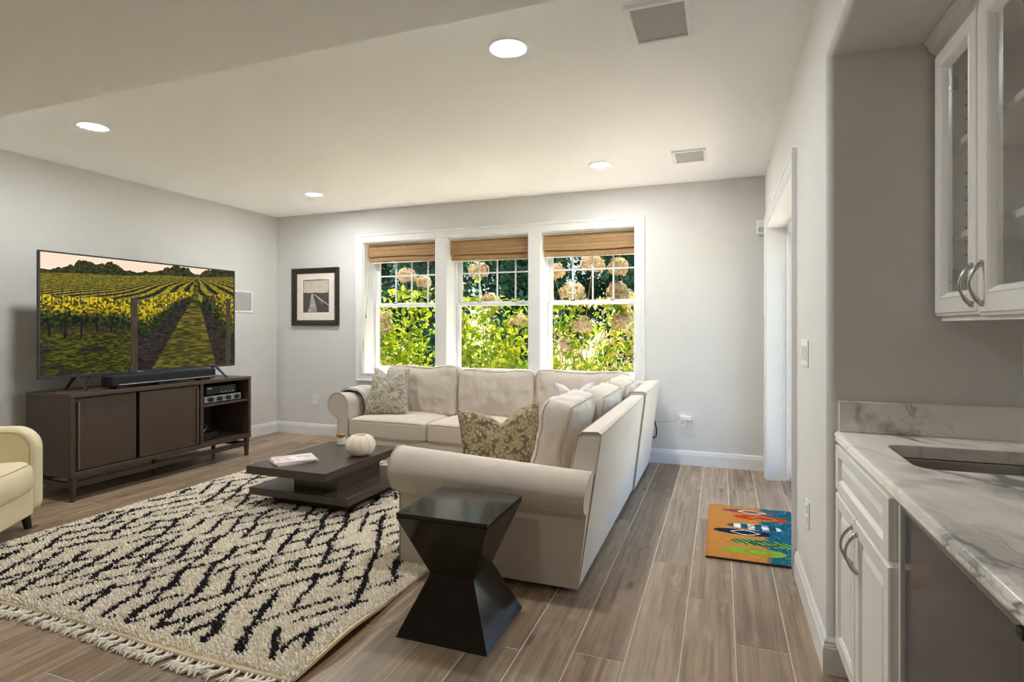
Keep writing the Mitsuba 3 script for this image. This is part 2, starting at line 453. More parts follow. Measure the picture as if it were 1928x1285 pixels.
scene["bloom_petal"] = {"type": "principledthin", "base_color": proc(f_bloom), "roughness": 0.7, "diff_trans": 0.6, "spec_trans": 0.0}
def f_lawn(p, n, uv):
    return mix((0.09, 0.16, 0.03), (0.20, 0.27, 0.07), fbm(p.x * 6, p.y * 6, 0.0, 3))
mat("lawn_grass", proc(f_lawn), 0.95)
mat("patio_stone", (0.55, 0.54, 0.51), 0.9)
scene["rug_yarn"] = {"type": "twosided", "bsdf": {"type": "principled", "base_color": {"type": "mesh_attribute", "name": "vertex_color"}, "roughness": 0.95, "specular": 0.1}}
mat("rug_backing", (0.70, 0.59, 0.42), 0.95)
mat("tassel_yarn", (0.84, 0.78, 0.68), 0.95)

# ================================================================== ROOM
L, R, B, Z = -5.0, 0.36, 5.36, 2.572
WT = 0.28                                             # back wall thickness
OP = [(-3.762, -2.858), (-2.722, -1.812), (-1.685, -0.760)]
ZS, ZH = 0.74, 2.20

# floor: grout bed and one entry per plank tile
fl = struct("floor", "wood-look plank tile floor with pale grout joints")
put(fl, sharp(L - 0.1, 1.1, -3.6, B + 0.1, -0.12, -0.0016), "grout", False)
PW, X0 = 0.1955, 0.052
PLEN = 1.14
def plank(x0, x1, y0, y1, k):
    g = 0.0024
    a0, a1, b0, b1 = x0 + g, x1 - g, y0 + g, y1 - g
    bev = 0.0012
    v = np.array([[a0, b0, -.006], [a1, b0, -.006], [a1, b1, -.006], [a0, b1, -.006],
                  [a0, b0, -bev * .7], [a1, b0, -bev * .7], [a1, b1, -bev * .7], [a0, b1, -bev * .7],
                  [a0 + bev, b0 + bev, 0], [a1 - bev, b0 + bev, 0], [a1 - bev, b1 - bev, 0], [a0 + bev, b1 - bev, 0]])
    q = []
    for o in (0, 4):
        for i in range(4):
            j = (i + 1) % 4
            q.append([o + i, o + j, o + 4 + j, o + 4 + i])
    q.append([8, 9, 10, 11])
    uv = np.stack([(v[:, 1] - y0) + 4.0 * k + 0.6, v[:, 0] - x0 + 0.05], 1)
    m = tm(v, np.array(q))
    part(fl, "plank", m, "plank_tile", False, uv=uv)
JOINT = {0: 2.735, 1: 2.394, 2: 3.084, -1: 3.093, -2: 4.397 - PLEN, -3: 2.55, -4: 2.059}   # y of one end joint in columns that show one
kp = 0
for c in range(-26, 5):
    x0, x1 = X0 + (c - 1) * PW, X0 + c * PW
    if x1 < L: continue
    x0, x1 = max(x0, L - 0.02), min(x1, 0.62)
    if x1 - x0 < 0.02: continue
    j = JOINT.get(c, (c * 0.413 + 0.17 * ((c * 7) % 3)) % PLEN)
    y = j - PLEN * math.ceil((j + 1.2) / PLEN)
    while y < B:
        ya, yb = max(y, -1.0), min(y + PLEN, B + 0.02)
        if yb - ya > 0.03 and not (x0 > 0.36 and yb < 2.3) and yb > -0.2 and not (yb < 1.2 and x0 < -1.9 and yb < 0.9):
            plank(x0, x1, ya, yb, kp); kp += 1
        y += PLEN

ce = struct("ceiling", "flat white ceiling with recessed lights")
put(ce, sharp(L - 0.1, 1.1, 1.91, B + WT, Z, Z + 0.15), "ceiling_paint", False)
part(ce, "lowered_section", bx(L - 0.1, R + 0.2, -3.6, 1.915, 2.40, Z + 0.14, 0.004), "ceiling_paint", label="lowered ceiling section above the viewer with a straight drop edge")

# back wall with the opening for three windows
wb = struct("wall_back", "pale grey back wall around the windows")
hole = sbox(OP[0][0], ZS, OP[2][1], ZH)
put(wb, extrude(sbox(L - 0.1, -0.15, R + 0.2, Z).difference(hole), WT, "xzy", B), "wall_paint", False)
wl = struct("wall_left", "pale grey left wall behind the television")
put(wl, sharp(L - 0.15, L, -3.6, B + 0.05, -0.15, Z), "wall_paint", False)
wf = struct("wall_front")
put(wf, sharp(L - 0.1, 1.15, -3.75, -3.6, -0.15, Z), "wall_paint", False)

# right wall: near piece with bullnose corner, door opening, far piece, header over the bar niche
DY0, DY1, DZ = 3.255, 5.06, 2.075
wr = struct("wall_right", "pale grey right wall with rounded corner beside the bar niche")
rr = 0.028
arc = [(R + rr - rr * math.cos(t), 2.31 + rr - rr * math.sin(t)) for t in np.linspace(0, math.pi / 2, 9)]
put(wr, extrude(Polygon([(R, DY0), *arc, (1.06, 2.31), (1.06, 2.45), (0.56, 2.45), (0.56, DY0)]), 2.23 + 0.2, "xyz", -0.12), "wall_paint", 25)
part(wr, "wall_piece", sharp(R, 0.56, DY1, B + 0.02, -0.12, Z), "wall_paint", False)
part(wr, "door_header", sharp(R, 0.56, DY0, DY1, DZ, Z), "wall_paint", False)
hd = [(R + rr - rr * math.cos(t), 2.23 + rr - rr * math.sin(t)) for t in np.linspace(0, math.pi / 2, 9)]
part(wr, "niche_header", extrude(Polygon([(R, Z), *hd, (1.06, 2.23), (1.06, Z)]), 2.34 + 1.2, "xzy", -1.2), "wall_paint", 25)
part(wr, "wall_piece", sharp(R, 0.56, 2.34, DY0, 2.23, Z), "wall_paint", False)
wn = struct("wall_niche", "shaded grey wall at the back of the bar niche")
put(wn, sharp(1.0, 1.12, -1.2, 2.32, -0.12, 2.3), "wall_paint", False)
part(wn, "end_wall", sharp(R, 1.1, -3.62, -1.2, -0.12, Z), "wall_paint", False)

# baseboards
BASE = [(0, 0), (0.016, 0), (0.016, 0.095), (0.0135, 0.100), (0.0135, 0.104), (0.011, 0.107), (0.010, 0.118), (0.005, 0.126), (0.003, 0.131), (0, 0.131)]
def baseboard(key, a, b, nrm, m0=0, m1=0):
    """profile swept from a to b (xy), nrm: direction into the room; m0, m1: mitre (+1 outside corner longer, -1 inside corner shorter)"""
    a, b, nrm = np.array(a, float), np.array(b, float), np.array(nrm, float)
    t = (b - a) / np.linalg.norm(b - a); V = []
    for o, z in BASE:
        p = a + nrm * o - t * m0 * o; q = b + nrm * o + t * m1 * o
        V += [[*p, z], [*q, z]]
    n = len(BASE); Q = [[2 * i, 2 * i + 1, 2 * ((i + 1) % n) + 1, 2 * ((i + 1) % n)] for i in range(n)]
    m = tm(V, np.array(Q)); m.fix_normals()
    return m
put(struct("baseboard_back", "white moulded baseboard along the back wall"), baseboard("", (L, B), (R, B), (0, -1), -1, 0), "white_trim", False)
put(struct("baseboard_left", "white moulded baseboard along the left wall"), baseboard("", (L, -0.5), (L, B), (1, 0), 0, -1), "white_trim", False)
br = struct("baseboard_right", "white moulded baseboard under the light switch")
put(br, baseboard("", (R, 3.155), (R, 2.31), (-1, 0), 0, 1), "white_trim", False)
part(br, "return_piece", baseboard("", (R, 2.31), (0.44, 2.31), (0, -1), 1, 0), "white_trim", False)

# window casing and the three double-hung windows
CAS = [(0, 0), (0, 0.014), (0.012, 0.018), (0.020, 0.018), (0.024, 0.0155), (0.066, 0.018), (0.070, 0.026), (0.085, 0.028), (0.092, 0.024), (0.092, 0)]
t1 = struct("trim_1", "white moulded casing around the triple window")
put(t1, ring(OP[0][0] - 0.008, OP[2][1] + 0.0, ZS, ZH, CAS, "xzy", B, flip=True), "white_trim", False)
for a, b in ((OP[0][1], OP[1][0]), (OP[1][1], OP[2][0])):
    part(t1, "mullion_cover", bx(a, b, B - 0.016, B + 0.185, ZS - 0.01, ZH + 0.01, 0.003), "white_trim")
part(t1, "sill_board", bx(OP[0][0], OP[2][1], B - 0.02, B + 0.19, ZS - 0.025, ZS + 0.002, 0.004), "white_trim")
for x in (OP[0][0], OP[2][1]):
    part(t1, "jamb_board", bx(x - 0.004, x + 0.004, B - 0.002, B + 0.19, ZS, ZH, 0.001), "white_trim")
part(t1, "head_board", bx(OP[0][0], OP[2][1], B - 0.002, B + 0.19, ZH - 0.004, ZH + 0.004, 0.001), "white_trim")

CEN = [-3.282, -2.240, -1.207]
for i, ((x0, x1), c) in enumerate(zip(OP, CEN)):
    w = struct(f"window_{i + 1}", "white double-hung window with gridded upper sash")
    g = 0.412
    fx0, fx1 = c - 0.53, c + 0.53
    y0 = 5.53
    # outer vinyl frame, stepped towards the glass
    put(w, ring(c - g - 0.038, c + g + 0.038, 0.775, 2.14, [(0, 0), (0, 0.055), (0.012, 0.055), (0.012, 0.085), (0.030, 0.085), (0.030, 0.10), (0.10, 0.10), (0.10, 0)], "xzy", y0 + 0.10, flip=True), "vinyl_white", False)
    lo_y, up_y = 5.555, 5.59
    SASH = [(0, 0.004), (0.006, 0.014), (0.012, 0.016), (0.036, 0.016), (0.040, 0.012), (0.040, -0.012), (0, -0.012)]
    us = part(w, "upper_sash", ring(c - g, c + g, 1.53, 2.10, SASH, "xzy", up_y, flip=True), "vinyl_white", False)
    for k in (-1, 0, 1):
        part(us, "muntin", bx(c + k * 0.207 - 0.008, c + k * 0.207 + 0.008, up_y - 0.010, up_y + 0.006, 1.525, 2.105, 0.003), "vinyl_white")
    part(us, "muntin", bx(c - g, c + g, up_y - 0.011, up_y + 0.006, 1.829, 1.845, 0.003), "vinyl_white")
    part(us, "pane", sharp(c - g - 0.01, c + g + 0.01, up_y + 0.0055, up_y + 0.0060, 1.52, 2.11), "pane_glass", False)
    ls = part(w, "lower_sash", ring(c - g, c + g, 0.812, 1.480, SASH, "xzy", lo_y, flip=True), "vinyl_white", False)
    part(ls, "pane", sharp(c - g - 0.01, c + g + 0.01, lo_y + 0.0055, lo_y + 0.0060, 0.80, 1.49), "pane_glass", False)
    part(ls, "meeting_rail", bx(c - g - 0.03, c + g + 0.03, lo_y - 0.020, lo_y + 0.022, 1.483, 1.515, 0.004), "vinyl_white")
    for k in (-0.2, 0.2):
        part(ls, "sash_lock", cat(bx(c + k - 0.028, c + k + 0.028, lo_y - 0.014, lo_y + 0.012, 1.514, 1.522, 0.003), bx(c + k - 0.012, c + k + 0.03, lo_y - 0.016, lo_y - 0.004, 1.520, 1.530, 0.003)), "steel")

# sliding door in the right wall
DCAS = [(0, 0), (0, 0.014), (0.012, 0.018), (0.020, 0.018), (0.024, 0.0155), (0.064, 0.018), (0.068, 0.022), (0.086, 0.024), (0.086, 0)]
put(struct("trim_2", "white casing around the sliding glass door"), ring(DY0, DY1, 0, DZ, DCAS, "yzx", R, sides="lrt", flip=True), "white_trim", False)
dk = struct("door_1", "white sliding glass door seen almost edge on")
put(dk, cat(bx(R - 0.012, 0.505, DY1 - 0.012, DY1 + 0.01, 0, DZ, 0.002), bx(R - 0.012, 0.505, DY0 - 0.01, DY0 + 0.012, 0, DZ, 0.002), bx(R - 0.012, 0.505, DY0, DY1, DZ - 0.012, DZ + 0.01, 0.002)), "white_trim")
part(dk, "frame", cat(bx(0.500, 0.60, DY1 - 0.055, DY1 + 0.01, 0, DZ, 0.004), bx(0.500, 0.60, DY0 - 0.01, DY0 + 0.055, 0, DZ, 0.004), bx(0.500, 0.60, DY0, DY1, DZ - 0.06, DZ + 0.01, 0.004)), "vinyl_white")
part(dk, "threshold_track", cat(bx(0.497, 0.61, DY0, DY1, -0.003, 0.018, 0.003), bx(0.515, 0.522, DY0, DY1, 0.016, 0.034, 0.002), bx(0.560, 0.567, DY0, DY1, 0.016, 0.034, 0.002)), "steel")
ym = (DY0 + DY1) / 2
for (ya, yb, xx) in ((DY0 + 0.05, ym + 0.04, 0.530), (ym - 0.04, DY1 - 0.05, 0.572)):
    pn = part(dk, "sliding_panel", ring(ya + 0.075, yb - 0.075, 0.11, DZ - 0.13, [(0, 0), (0, 0.012), (0.008, 0.018), (0.075, 0.018), (0.075, -0.018), (0, -0.018)], "yzx", xx, flip=True), "vinyl_white", False)
    part(pn, "pane", sharp(xx - 0.0003, xx + 0.0003, ya + 0.07, yb - 0.07, 0.10, DZ - 0.12), "pane_glass", False)
part(dk, "pull_handle", cat(tube([(0.512, ym + 0.0, 0.92), (0.480, ym, 0.93), (0.480, ym, 1.10), (0.512, ym, 1.11)], 0.008, 8)), "vinyl_white")

# ================================================================== OUTDOORS
gr = struct("lawn", "sunlit lawn outside the windows")
put(gr, tm([[-60, B + WT, -0.25], [60, B + WT, -0.25], [60, 70, -0.25], [-60, 70, -0.25]], [[0, 1, 2, 3]]), "lawn_grass", False)
part(gr, "side_lawn", tm([[4.2, -30, -0.25], [60, -30, -0.25], [60, B + WT, -0.25], [4.2, B + WT, -0.25]], [[0, 1, 2, 3]]), "lawn_grass", False)
pt = struct("patio", "pale stone patio outside the sliding door")
put(pt, bx(0.62, 4.2, -2.0, 5.7, -0.30, -0.03, 0.01), "patio_stone")
gv = struct("gravel_strip", "pale gravel strip along the house wall")
put(gv, bx(-12, 0.62, B + WT, 9.2, -0.30, -0.22, 0.01), "patio_stone")
ev = struct("eave", "roof overhang above the windows")
put(ev, bx(L - 0.6, 0.9, B + WT - 0.02, 6.40, 2.62, 2.76, 0.01), "white_trim")

def leaf_mesh(seg=3, fold=0.18):
    """pointed leaf along +x, length 1, width about 0.5, slightly folded and drooping"""
    xs = np.linspace(0, 1, seg + 2)
    wd = 0.27 * np.sin(np.pi * xs ** 0.8) ** 0.9
    V, Q = [], []
    for x, w_ in zip(xs, wd):
        z = -0.18 * x * x
        V += [[x, -w_, z + fold * w_], [x, 0, z], [x, w_, z + fold * w_]]
    for i in range(len(xs) - 1):
        a = 3 * i
        Q += [[a, a + 3, a + 4, a + 1], [a + 1, a + 4, a + 5, a + 2]]
    return tm(V, np.array(Q))

def rand_rot(r, n, tilt):
    """n rotation matrices: random heading, pitch about tilt"""
    h = r.uniform(0, 2 * np.pi, n); pth = r.normal(tilt, 0.5, n); ro = r.normal(0, 0.6, n)
    ch, sh, cp, sp, cr, sr = np.cos(h), np.sin(h), np.cos(pth), np.sin(pth), np.cos(ro), np.sin(ro)
    Zr = np.zeros(n); On = np.ones(n)
    Rz = np.array([[ch, -sh, Zr], [sh, ch, Zr], [Zr, Zr, On]]).transpose(2, 0, 1)
    Ry = np.array([[cp, Zr, sp], [Zr, On, Zr], [-sp, Zr, cp]]).transpose(2, 0, 1)
    Rx = np.array([[On, Zr, Zr], [Zr, cr, -sr], [Zr, sr, cr]]).transpose(2, 0, 1)
    return Rz @ Ry @ Rx

def scatter(m, pos, rot, size):
    v = np.asarray(m.vertices); f = np.asarray(m.faces)
    V = np.einsum("nij,kj->nki", rot, v) * size[:, None, None] + pos[:, None, :]
    Fc = f[None] + (np.arange(len(pos)) * len(v))[:, None, None]
    return tm(V.reshape(-1, 3), Fc.reshape(-1, 3))

LEAF_BIG, LEAF_SMALL = leaf_mesh(3), leaf_mesh(1)
LEAF_PLY = mikit.ply(leaf_mesh(5), "shrub_leaf", smooth=True)

def bloom(r, R0=0.11):
    n = 300
    d = r.normal(size=(n, 3)); d /= np.linalg.norm(d, axis=1, keepdims=True)
    d = d[d[:, 2] > -0.55]
    pos = d * np.array([1, 1, r.uniform(.75, 1.05)]) * R0 * (1 + 0.16 * np.sin(3 * np.arctan2(d[:, 1], d[:, 0]) + r.uniform(0, 6)))[:, None] * r.uniform(0.74, 1.06, (len(d), 1))
    petal = []
    for k in range(4):
        a = k * math.pi / 2
        petal.append(np.array([[0, 0, 0], [math.cos(a - .55), math.sin(a - .55), .12], [1.25 * math.cos(a), 1.25 * math.sin(a), .25], [math.cos(a + .55), math.sin(a + .55), .12]]))
    pv = np.vstack(petal); pq = np.array([[4 * k, 4 * k + 1, 4 * k + 2, 4 * k + 3] for k in range(4)])
    pm = tm(pv, pq)
    # floret frames: z along d
    up = np.tile([0.3, 0.2, 0.9], (len(d), 1)); x = np.cross(up, d); x /= np.linalg.norm(x, axis=1, keepdims=True)
    y = np.cross(d, x)
    Rm = np.stack([x, y, d], -1)
    return scatter(pm, pos, Rm, r.uniform(0.015, 0.026, len(d)))

def shrub(x, y, w, d, h, heads, label, seed, n_stuff=2600, n_single=70, zlo=0.15, dry=0):
    r = np.random.default_rng(seed)
    k = thing("hydrangea_shrub", label, "shrub", "hydrangeas outside the windows")
    base = np.array([x, y, -0.25])
    tips = [np.array(t_[:3]) for t_ in heads]
    extra = [np.array([x + r.uniform(-w, w) * 0.9, y + r.uniform(-d, d) * 0.8, r.uniform(0.6, h)]) for _ in range(16)]
    cane = []
    pts = []
    for tip in tips + extra:
        b = base + np.array([r.uniform(-.5, .5) * w, r.uniform(-.5, .5) * d, 0])
        mid = b * 0.45 + tip * 0.55 + np.array([r.uniform(-.15, .15), r.uniform(-.1, .1), 0.12])
        tt = np.linspace(0, 1, 7)[:, None]
        path = (1 - tt) ** 2 * b + 2 * tt * (1 - tt) * mid + tt ** 2 * tip
        cane.append(tube(path, np.linspace(0.009, 0.004, 7), 5)); pts.append(path[2:])
    part(k, "stem", cat(*cane), "cane", True)
    pts = np.vstack(pts)
    for t_ in heads:
        bk = part(k, "flower_head", xf(bloom(r, t_[3]), mat4(t_[:3], r.uniform(0, 6))), "bloom_petal", False)
    # loose foliage mass, then the leaves that show one by one
    i = r.integers(0, len(pts), n_stuff)
    pos = pts[i] + r.normal(0, 1, (n_stuff, 3)) * np.array([0.13, 0.13, 0.13])
    pos[:, 2] = np.clip(pos[:, 2], zlo - 0.3, h)
    part(k, "foliage", scatter(LEAF_BIG, pos, rand_rot(r, n_stuff, 0.35), r.uniform(0.06, 0.13, n_stuff)), "shrub_leaf", False, kind="stuff")
    if dry:
        i = r.integers(0, len(pts), dry)
        pos = pts[i] + r.normal(0, 1, (dry, 3)) * np.array([0.14, 0.12, 0.14])
        pos[:, 2] = np.clip(pos[:, 2], zlo - 0.3, h)
        part(k, "dry_leaves", scatter(LEAF_SMALL, pos, rand_rot(r, dry, 0.8), r.uniform(0.05, 0.11, dry)), "dry_leaf", False, kind="stuff")
    cand = r.permutation(len(pts))[:n_single] if len(pts) > n_single else np.arange(len(pts))
    for c in cand:
        p = pts[c] + r.normal(0, 1, 3) * np.array([0.07, 0.05, 0.07])
        p[1] = min(p[1], y + 0.1)
        if not (0.7 < p[2] < 2.15): continue
        copy_part(k, "leaf", LEAF_PLY, T().translate(p.tolist()).rotate([0, 0, 1], float(r.uniform(0, 360))).rotate([0, 1, 0], float(r.uniform(-10, 60))).rotate([1, 0, 0], float(r.uniform(-40, 40))).scale(float(r.uniform(0.11, 0.17))))
    return k

HEADS = [
    [(-4.05, 6.75, 1.95, .125), (-3.80, 6.80, 1.86, .10), (-4.30, 6.60, 1.38, .10), (-4.25, 6.55, 1.26, .10)],
    [(-2.95, 6.70, 1.98, .12), (-3.30, 6.65, 1.76, .13), (-2.75, 6.65, 1.56, .12), (-2.40, 6.75, 1.33, .12), (-3.15, 6.45, 1.28, .10)],
    [(-1.92, 6.60, 1.92, .14), (-1.45, 6.70, 2.00, .14), (-1.66, 6.55, 1.66, .15), (-2.02, 6.60, 1.58, .12), (-1.50, 6.35, 1.26, .11), (-1.72, 6.45, 1.02, .10)],
    [(-1.12, 6.60, 1.94, .11), (-1.12, 6.55, 1.66, .12), (-1.02, 6.5, 1.56, .12), (-1.05, 6.5, 1.30, .12)],
]
shrub(-4.1, 6.75, 0.75, 0.35, 1.75, HEADS[0], "hydrangea with pinkish heads and yellow-lit leaves behind the left window", 11, 1900)
shrub(-2.85, 6.75, 0.65, 0.35, 1.62, HEADS[1], "hydrangea with dense green leaves behind the middle window", 12, 1900)
shrub(-1.65, 6.7, 0.55, 0.35, 1.55, HEADS[2], "hydrangea with many large cream heads behind the right window", 13, 1000, dry=300)
shrub(-0.85, 6.7, 0.50, 0.35, 1.60, HEADS[3], "straggly hydrangea with dry heads at the right edge of the right window", 14, 600, dry=1100)

def tree(x, y, h, w, seed, label, n=11000):
    r = np.random.default_rng(seed)
    k = thing("background_tree", label, "tree", "dark trees beyond the shrubs")
    part(k, "trunk", tube([(x, y, -0.3), (x + 0.1, y, h * .4), (x - .05, y + .1, h * .8)], [0.13, 0.10, 0.04], 8), "bark", True)
    def ball(m): 
        d = r.normal(size=(m, 3)); d /= (np.abs(d) ** 5).sum(1, keepdims=True) ** 0.2
        return d * r.uniform(0, 1, (m, 1)) ** 0.4
    cl = ball(46) * np.array([w * .74, w * .70, h * .40]) + np.array([x, y, h * .50])
    i = r.integers(0, len(cl), n)
    pos = cl[i] + ball(n) * np.array([w * .26, w * .26, h * .10])
    pos[:, 2] = np.maximum(pos[:, 2], -0.15)
    part(k, "crown", scatter(LEAF_SMALL, pos, rand_rot(r, n, 0.3), r.uniform(0.10, 0.22, n)), "tree_leaf", False, kind="stuff")
ORD = ["first", "second", "third", "fourth", "fifth", "sixth", "seventh"]
for i, x in enumerate((-11.0, -8.6, -6.2, -3.8, -1.4, 1.0, 3.4)):
    tree(x, 11.2, 5.4 + 0.3 * (i % 3), 1.12, 100 + i, f"{ORD[i]} dark leafy tree from the left in the row behind the hydrangeas")
for i, x in enumerate((-12.2, -8.8, -5.4, -2.0, 1.4)):
    tree(x, 16.9, 9.0, 1.62, 120 + i, f"{ORD[i]} tall tree from the left in the far row behind the hydrangeas")
for i, x in enumerate((-9.8, -7.4, -5.0, -2.6, -0.2, 2.2)):
    tree(x, 13.7, 7.0, 1.12, 160 + i, f"{ORD[i]} dark tree from the left in the middle row behind the hydrangeas")
for i, (x, y) in enumerate(((13.0, 3.0), (14.0, 8.0), (13.5, -2.0))):
    tree(x, y, 6.0, 1.9, 140 + i, f"{ORD[i]} tree across the side lawn outside the sliding door", 4500)

# ================================================================== CEILING FITTINGS
def downlight(x, y, z, label, r=0.095, k_=1.0):
    k = thing("recessed_light", label, "ceiling light", "recessed ceiling lights")
    part(k, "trim_ring", lathe([(r - 0.018, 0.0), (r - 0.016, -0.004), (r - 0.006, -0.007), (r, -0.005), (r, 0.0)], 40, (x, y, z)), "white_trim")
    part(k, "reflector", lathe([(r - 0.018, -0.001), (r - 0.024, 0.02), (r - 0.030, 0.030)], 40, (x, y, z - 0.001)), "white_trim")
    m = lathe([(r - 0.020, 0.0), (r - 0.030, -0.0030), (r - 0.050, -0.0055), (0.0005, -0.0070)], 40, (x, y, z - 0.002))
    m = tm(m.vertices, np.asarray(m.faces))
    n_ = np.cross(m.vertices[m.faces[0, 1]] - m.vertices[m.faces[0, 0]], m.vertices[m.faces[0, 2]] - m.vertices[m.faces[0, 0]])
    if n_[2] > 0: m = tm(m.vertices, np.asarray(m.faces)[:, ::-1])
    kk = part(k, "lamp", m, "ceramic_lamp", False)
    scene[kk]["emitter"] = {"type": "area", "radiance": rgb(LAMP * k_ * 0.97, LAMP * k_ * 0.985, LAMP * k_ * 0.985)}
downlight(-0.942, 2.489, Z, "round recessed light nearest the front ceiling speaker")
downlight(-3.867, 2.513, Z, "round recessed light over the television end near the ceiling drop")
downlight(-3.785, 4.556, Z, "round recessed light near the far left corner")
downlight(-0.915, 4.534, Z, "round recessed light above the sofa corner by the rear ceiling speaker")
downlight(-1.0, 0.2, 2.40, "round recessed light in the lowered ceiling above the viewer's left shoulder", k_=0.40)

def ceil_speaker(x0, x1, y0, y1, label):
    k = thing("ceiling_speaker", label, "speaker", "ceiling speakers")
    part(k, "frame", ring(x0 + 0.022, x1 - 0.022, y0 + 0.022, y1 - 0.022, [(0, 0), (0, 0.010), (0.003, 0.014), (0.020, 0.014), (0.022, 0.011), (0.022, 0)], "xyz", Z, flip=True), "white_trim", False)
    part(k, "grille", bx(x0 + 0.02, x1 - 0.02, y0 + 0.02, y1 - 0.02, Z - 0.006, Z - 0.001, 0.001), "speaker_grille")
ceil_speaker(-0.378, -0.118, 2.335, 2.660, "square grey ceiling speaker close to the viewer")
ceil_speaker(-0.352, -0.104, 4.375, 4.685, "square grey ceiling speaker near the back wall")
k = thing("wall_speaker", "square flush wall speaker to the right of the television", "speaker")
part(k, "frame", ring(4.70, 4.964, 1.437, 1.640, [(0, 0), (0, 0.007), (0.003, 0.009), (0.018, 0.009), (0.020, 0.006), (0.020, 0)], "yzx", L), "white_trim", False)
part(k, "grille", bx(L + 0.001, L + 0.006, 4.698, 4.966, 1.435, 1.642, 0.001), "speaker_grille")
k = thing("motion_sensor", "small white motion sensor high in the back right corner", "motion sensor")
part(k, "body", rbox((0.290, B - 0.055, 2.055), (0.352, B, 2.185), 0.012, 2), "white_plastic")
part(k, "lens", rbox((0.300, B - 0.060, 2.075), (0.342, B - 0.05, 2.115), 0.004), "speaker_grille")

# ================================================================== WALL PLATES
def plate_back(x, z, label, w=0.075, h=0.12):
    k = thing("wall_outlet", label, "outlet")
    part(k, "plate", rbox((x - w / 2, B - 0.006, z - h / 2), (x + w / 2, B, z + h / 2), 0.004), "white_plastic")
    for dz in (-0.027, 0.027):
        s = part(k, "socket", rbox((x - 0.017, B - 0.009, z + dz - 0.017), (x + 0.017, B - 0.004, z + dz + 0.017), 0.004, 2), "white_plastic")
        part(s, "slot", cat(sharp(x - 0.008, x - 0.005, B - 0.0096, B - 0.008, z + dz - 0.001, z + dz + 0.008), sharp(x + 0.005, x + 0.008, B - 0.0096, B - 0.008, z + dz - 0.001, z + dz + 0.007), sharp(x - 0.003, x + 0.003, B - 0.0096, B - 0.008, z + dz - 0.012, z + dz - 0.006)), "gasket", False)
    return k
plate_back(-4.434, 0.398, "white outlet on the back wall below the framed photograph")
plate_back(-0.335, 0.405, "white outlet on the back wall with a charger plugged in")
k = thing("plug_charger", "white plug-in charger in the outlet right of the sofa", "charger")
put(k, rbox((-0.350, B - 0.062, 0.410), (-0.250, B - 0.010, 0.452), 0.010, 2), "white_plastic")
k = thing("thin_cord", "thin pale cord drooping from behind the sofa to the charger", "cord")
put(k, tube([(-0.62, B - 0.01, 0.41), (-0.55, B - 0.012, 0.375), (-0.47, B - 0.012, 0.385), (-0.40, B - 0.02, 0.40), (-0.36, B - 0.03, 0.42), (-0.345, B - 0.04, 0.43)], 0.002, 6), "speaker_grille", True)
k = thing("black_cable", "looped black cable hanging behind the sofa corner", "cable")
put(k, tube([(-0.60, 5.31, 0.42), (-0.572, 5.31, 0.385), (-0.558, 5.31, 0.34), (-0.553, 5.31, 0.29), (-0.560, 5.31, 0.25), (-0.575, 5.31, 0.235), (-0.592, 5.31, 0.245), (-0.60, 5.31, 0.28), (-0.60, 5.31, 0.33)], 0.006, 6), "black_plastic", True)
k = thing("light_switch", "white light switch plate beside the sliding door", "light switch")
part(k, "plate", rbox((R - 0.006, 2.765, 1.075), (R, 2.965, 1.195), 0.004), "white_plastic")
for y in (2.80, 2.865, 2.93):
    part(k, "rocker", rbox((R - 0.011, y - 0.016, 1.102), (R - 0.004, y + 0.016, 1.168), 0.003), "white_plastic")
k = thing("wall_outlet", "white outlet low on the right wall near the doormat", "outlet")
part(k, "plate", rbox((R - 0.006, 2.735, 0.37), (R, 2.825, 0.49), 0.004), "white_plastic")
for z in (0.405, 0.455):
    part(k, "socket", rbox((R - 0.010, 2.763, z - 0.018), (R - 0.004, 2.797, z + 0.018), 0.004, 2), "white_plastic")
k = thing("wall_outlet", "white outlet on the niche end wall under the glass cabinet", "outlet")
part(k, "plate", rbox((0.925, 2.304, 1.09), (0.995, 2.31, 1.21), 0.003), "white_plastic")
part(k, "socket", rbox((0.945, 2.300, 1.11), (0.975, 2.306, 1.19), 0.003), "white_plastic")

# ================================================================== FRAMED PHOTOGRAPH
k = thing("framed_photograph", "black framed monochrome photograph of a boardwalk on the back wall", "picture")
fx0, fx1, fz0, fz1 = -4.748, -4.092, 1.275, 1.940
part(k, "frame", ring(fx0 + 0.06, fx1 - 0.06, fz0 + 0.06, fz1 - 0.06, [(0, 0), (0, 0.016), (0.006, 0.020), (0.045, 0.036), (0.060, 0.034), (0.060, 0)], "xzy", B - 0.001, flip=True), "frame_black", False)
part(k, "mat_board", ring(fx0 + 0.145, fx1 - 0.145, fz0 + 0.15, fz1 - 0.135, [(0, 0.004), (0.004, 0.008), (0.09, 0.008), (0.09, 0.002), (0, 0.002)], "xzy", B - 0.001, flip=True), "mat_board", False)
a0, a1, b0, b1 = fx0 + 0.14, fx1 - 0.14, fz0 + 0.145, fz1 - 0.13
part(k, "print", tm([[a0, B - 0.004, b0], [a1, B - 0.004, b0], [a1, B - 0.004, b1], [a0, B - 0.004, b1]], [[0, 1, 2, 3]]), "photo_print", False, uv=np.array([[0, 0], [1, 0], [1, 1], [0, 1]], float))

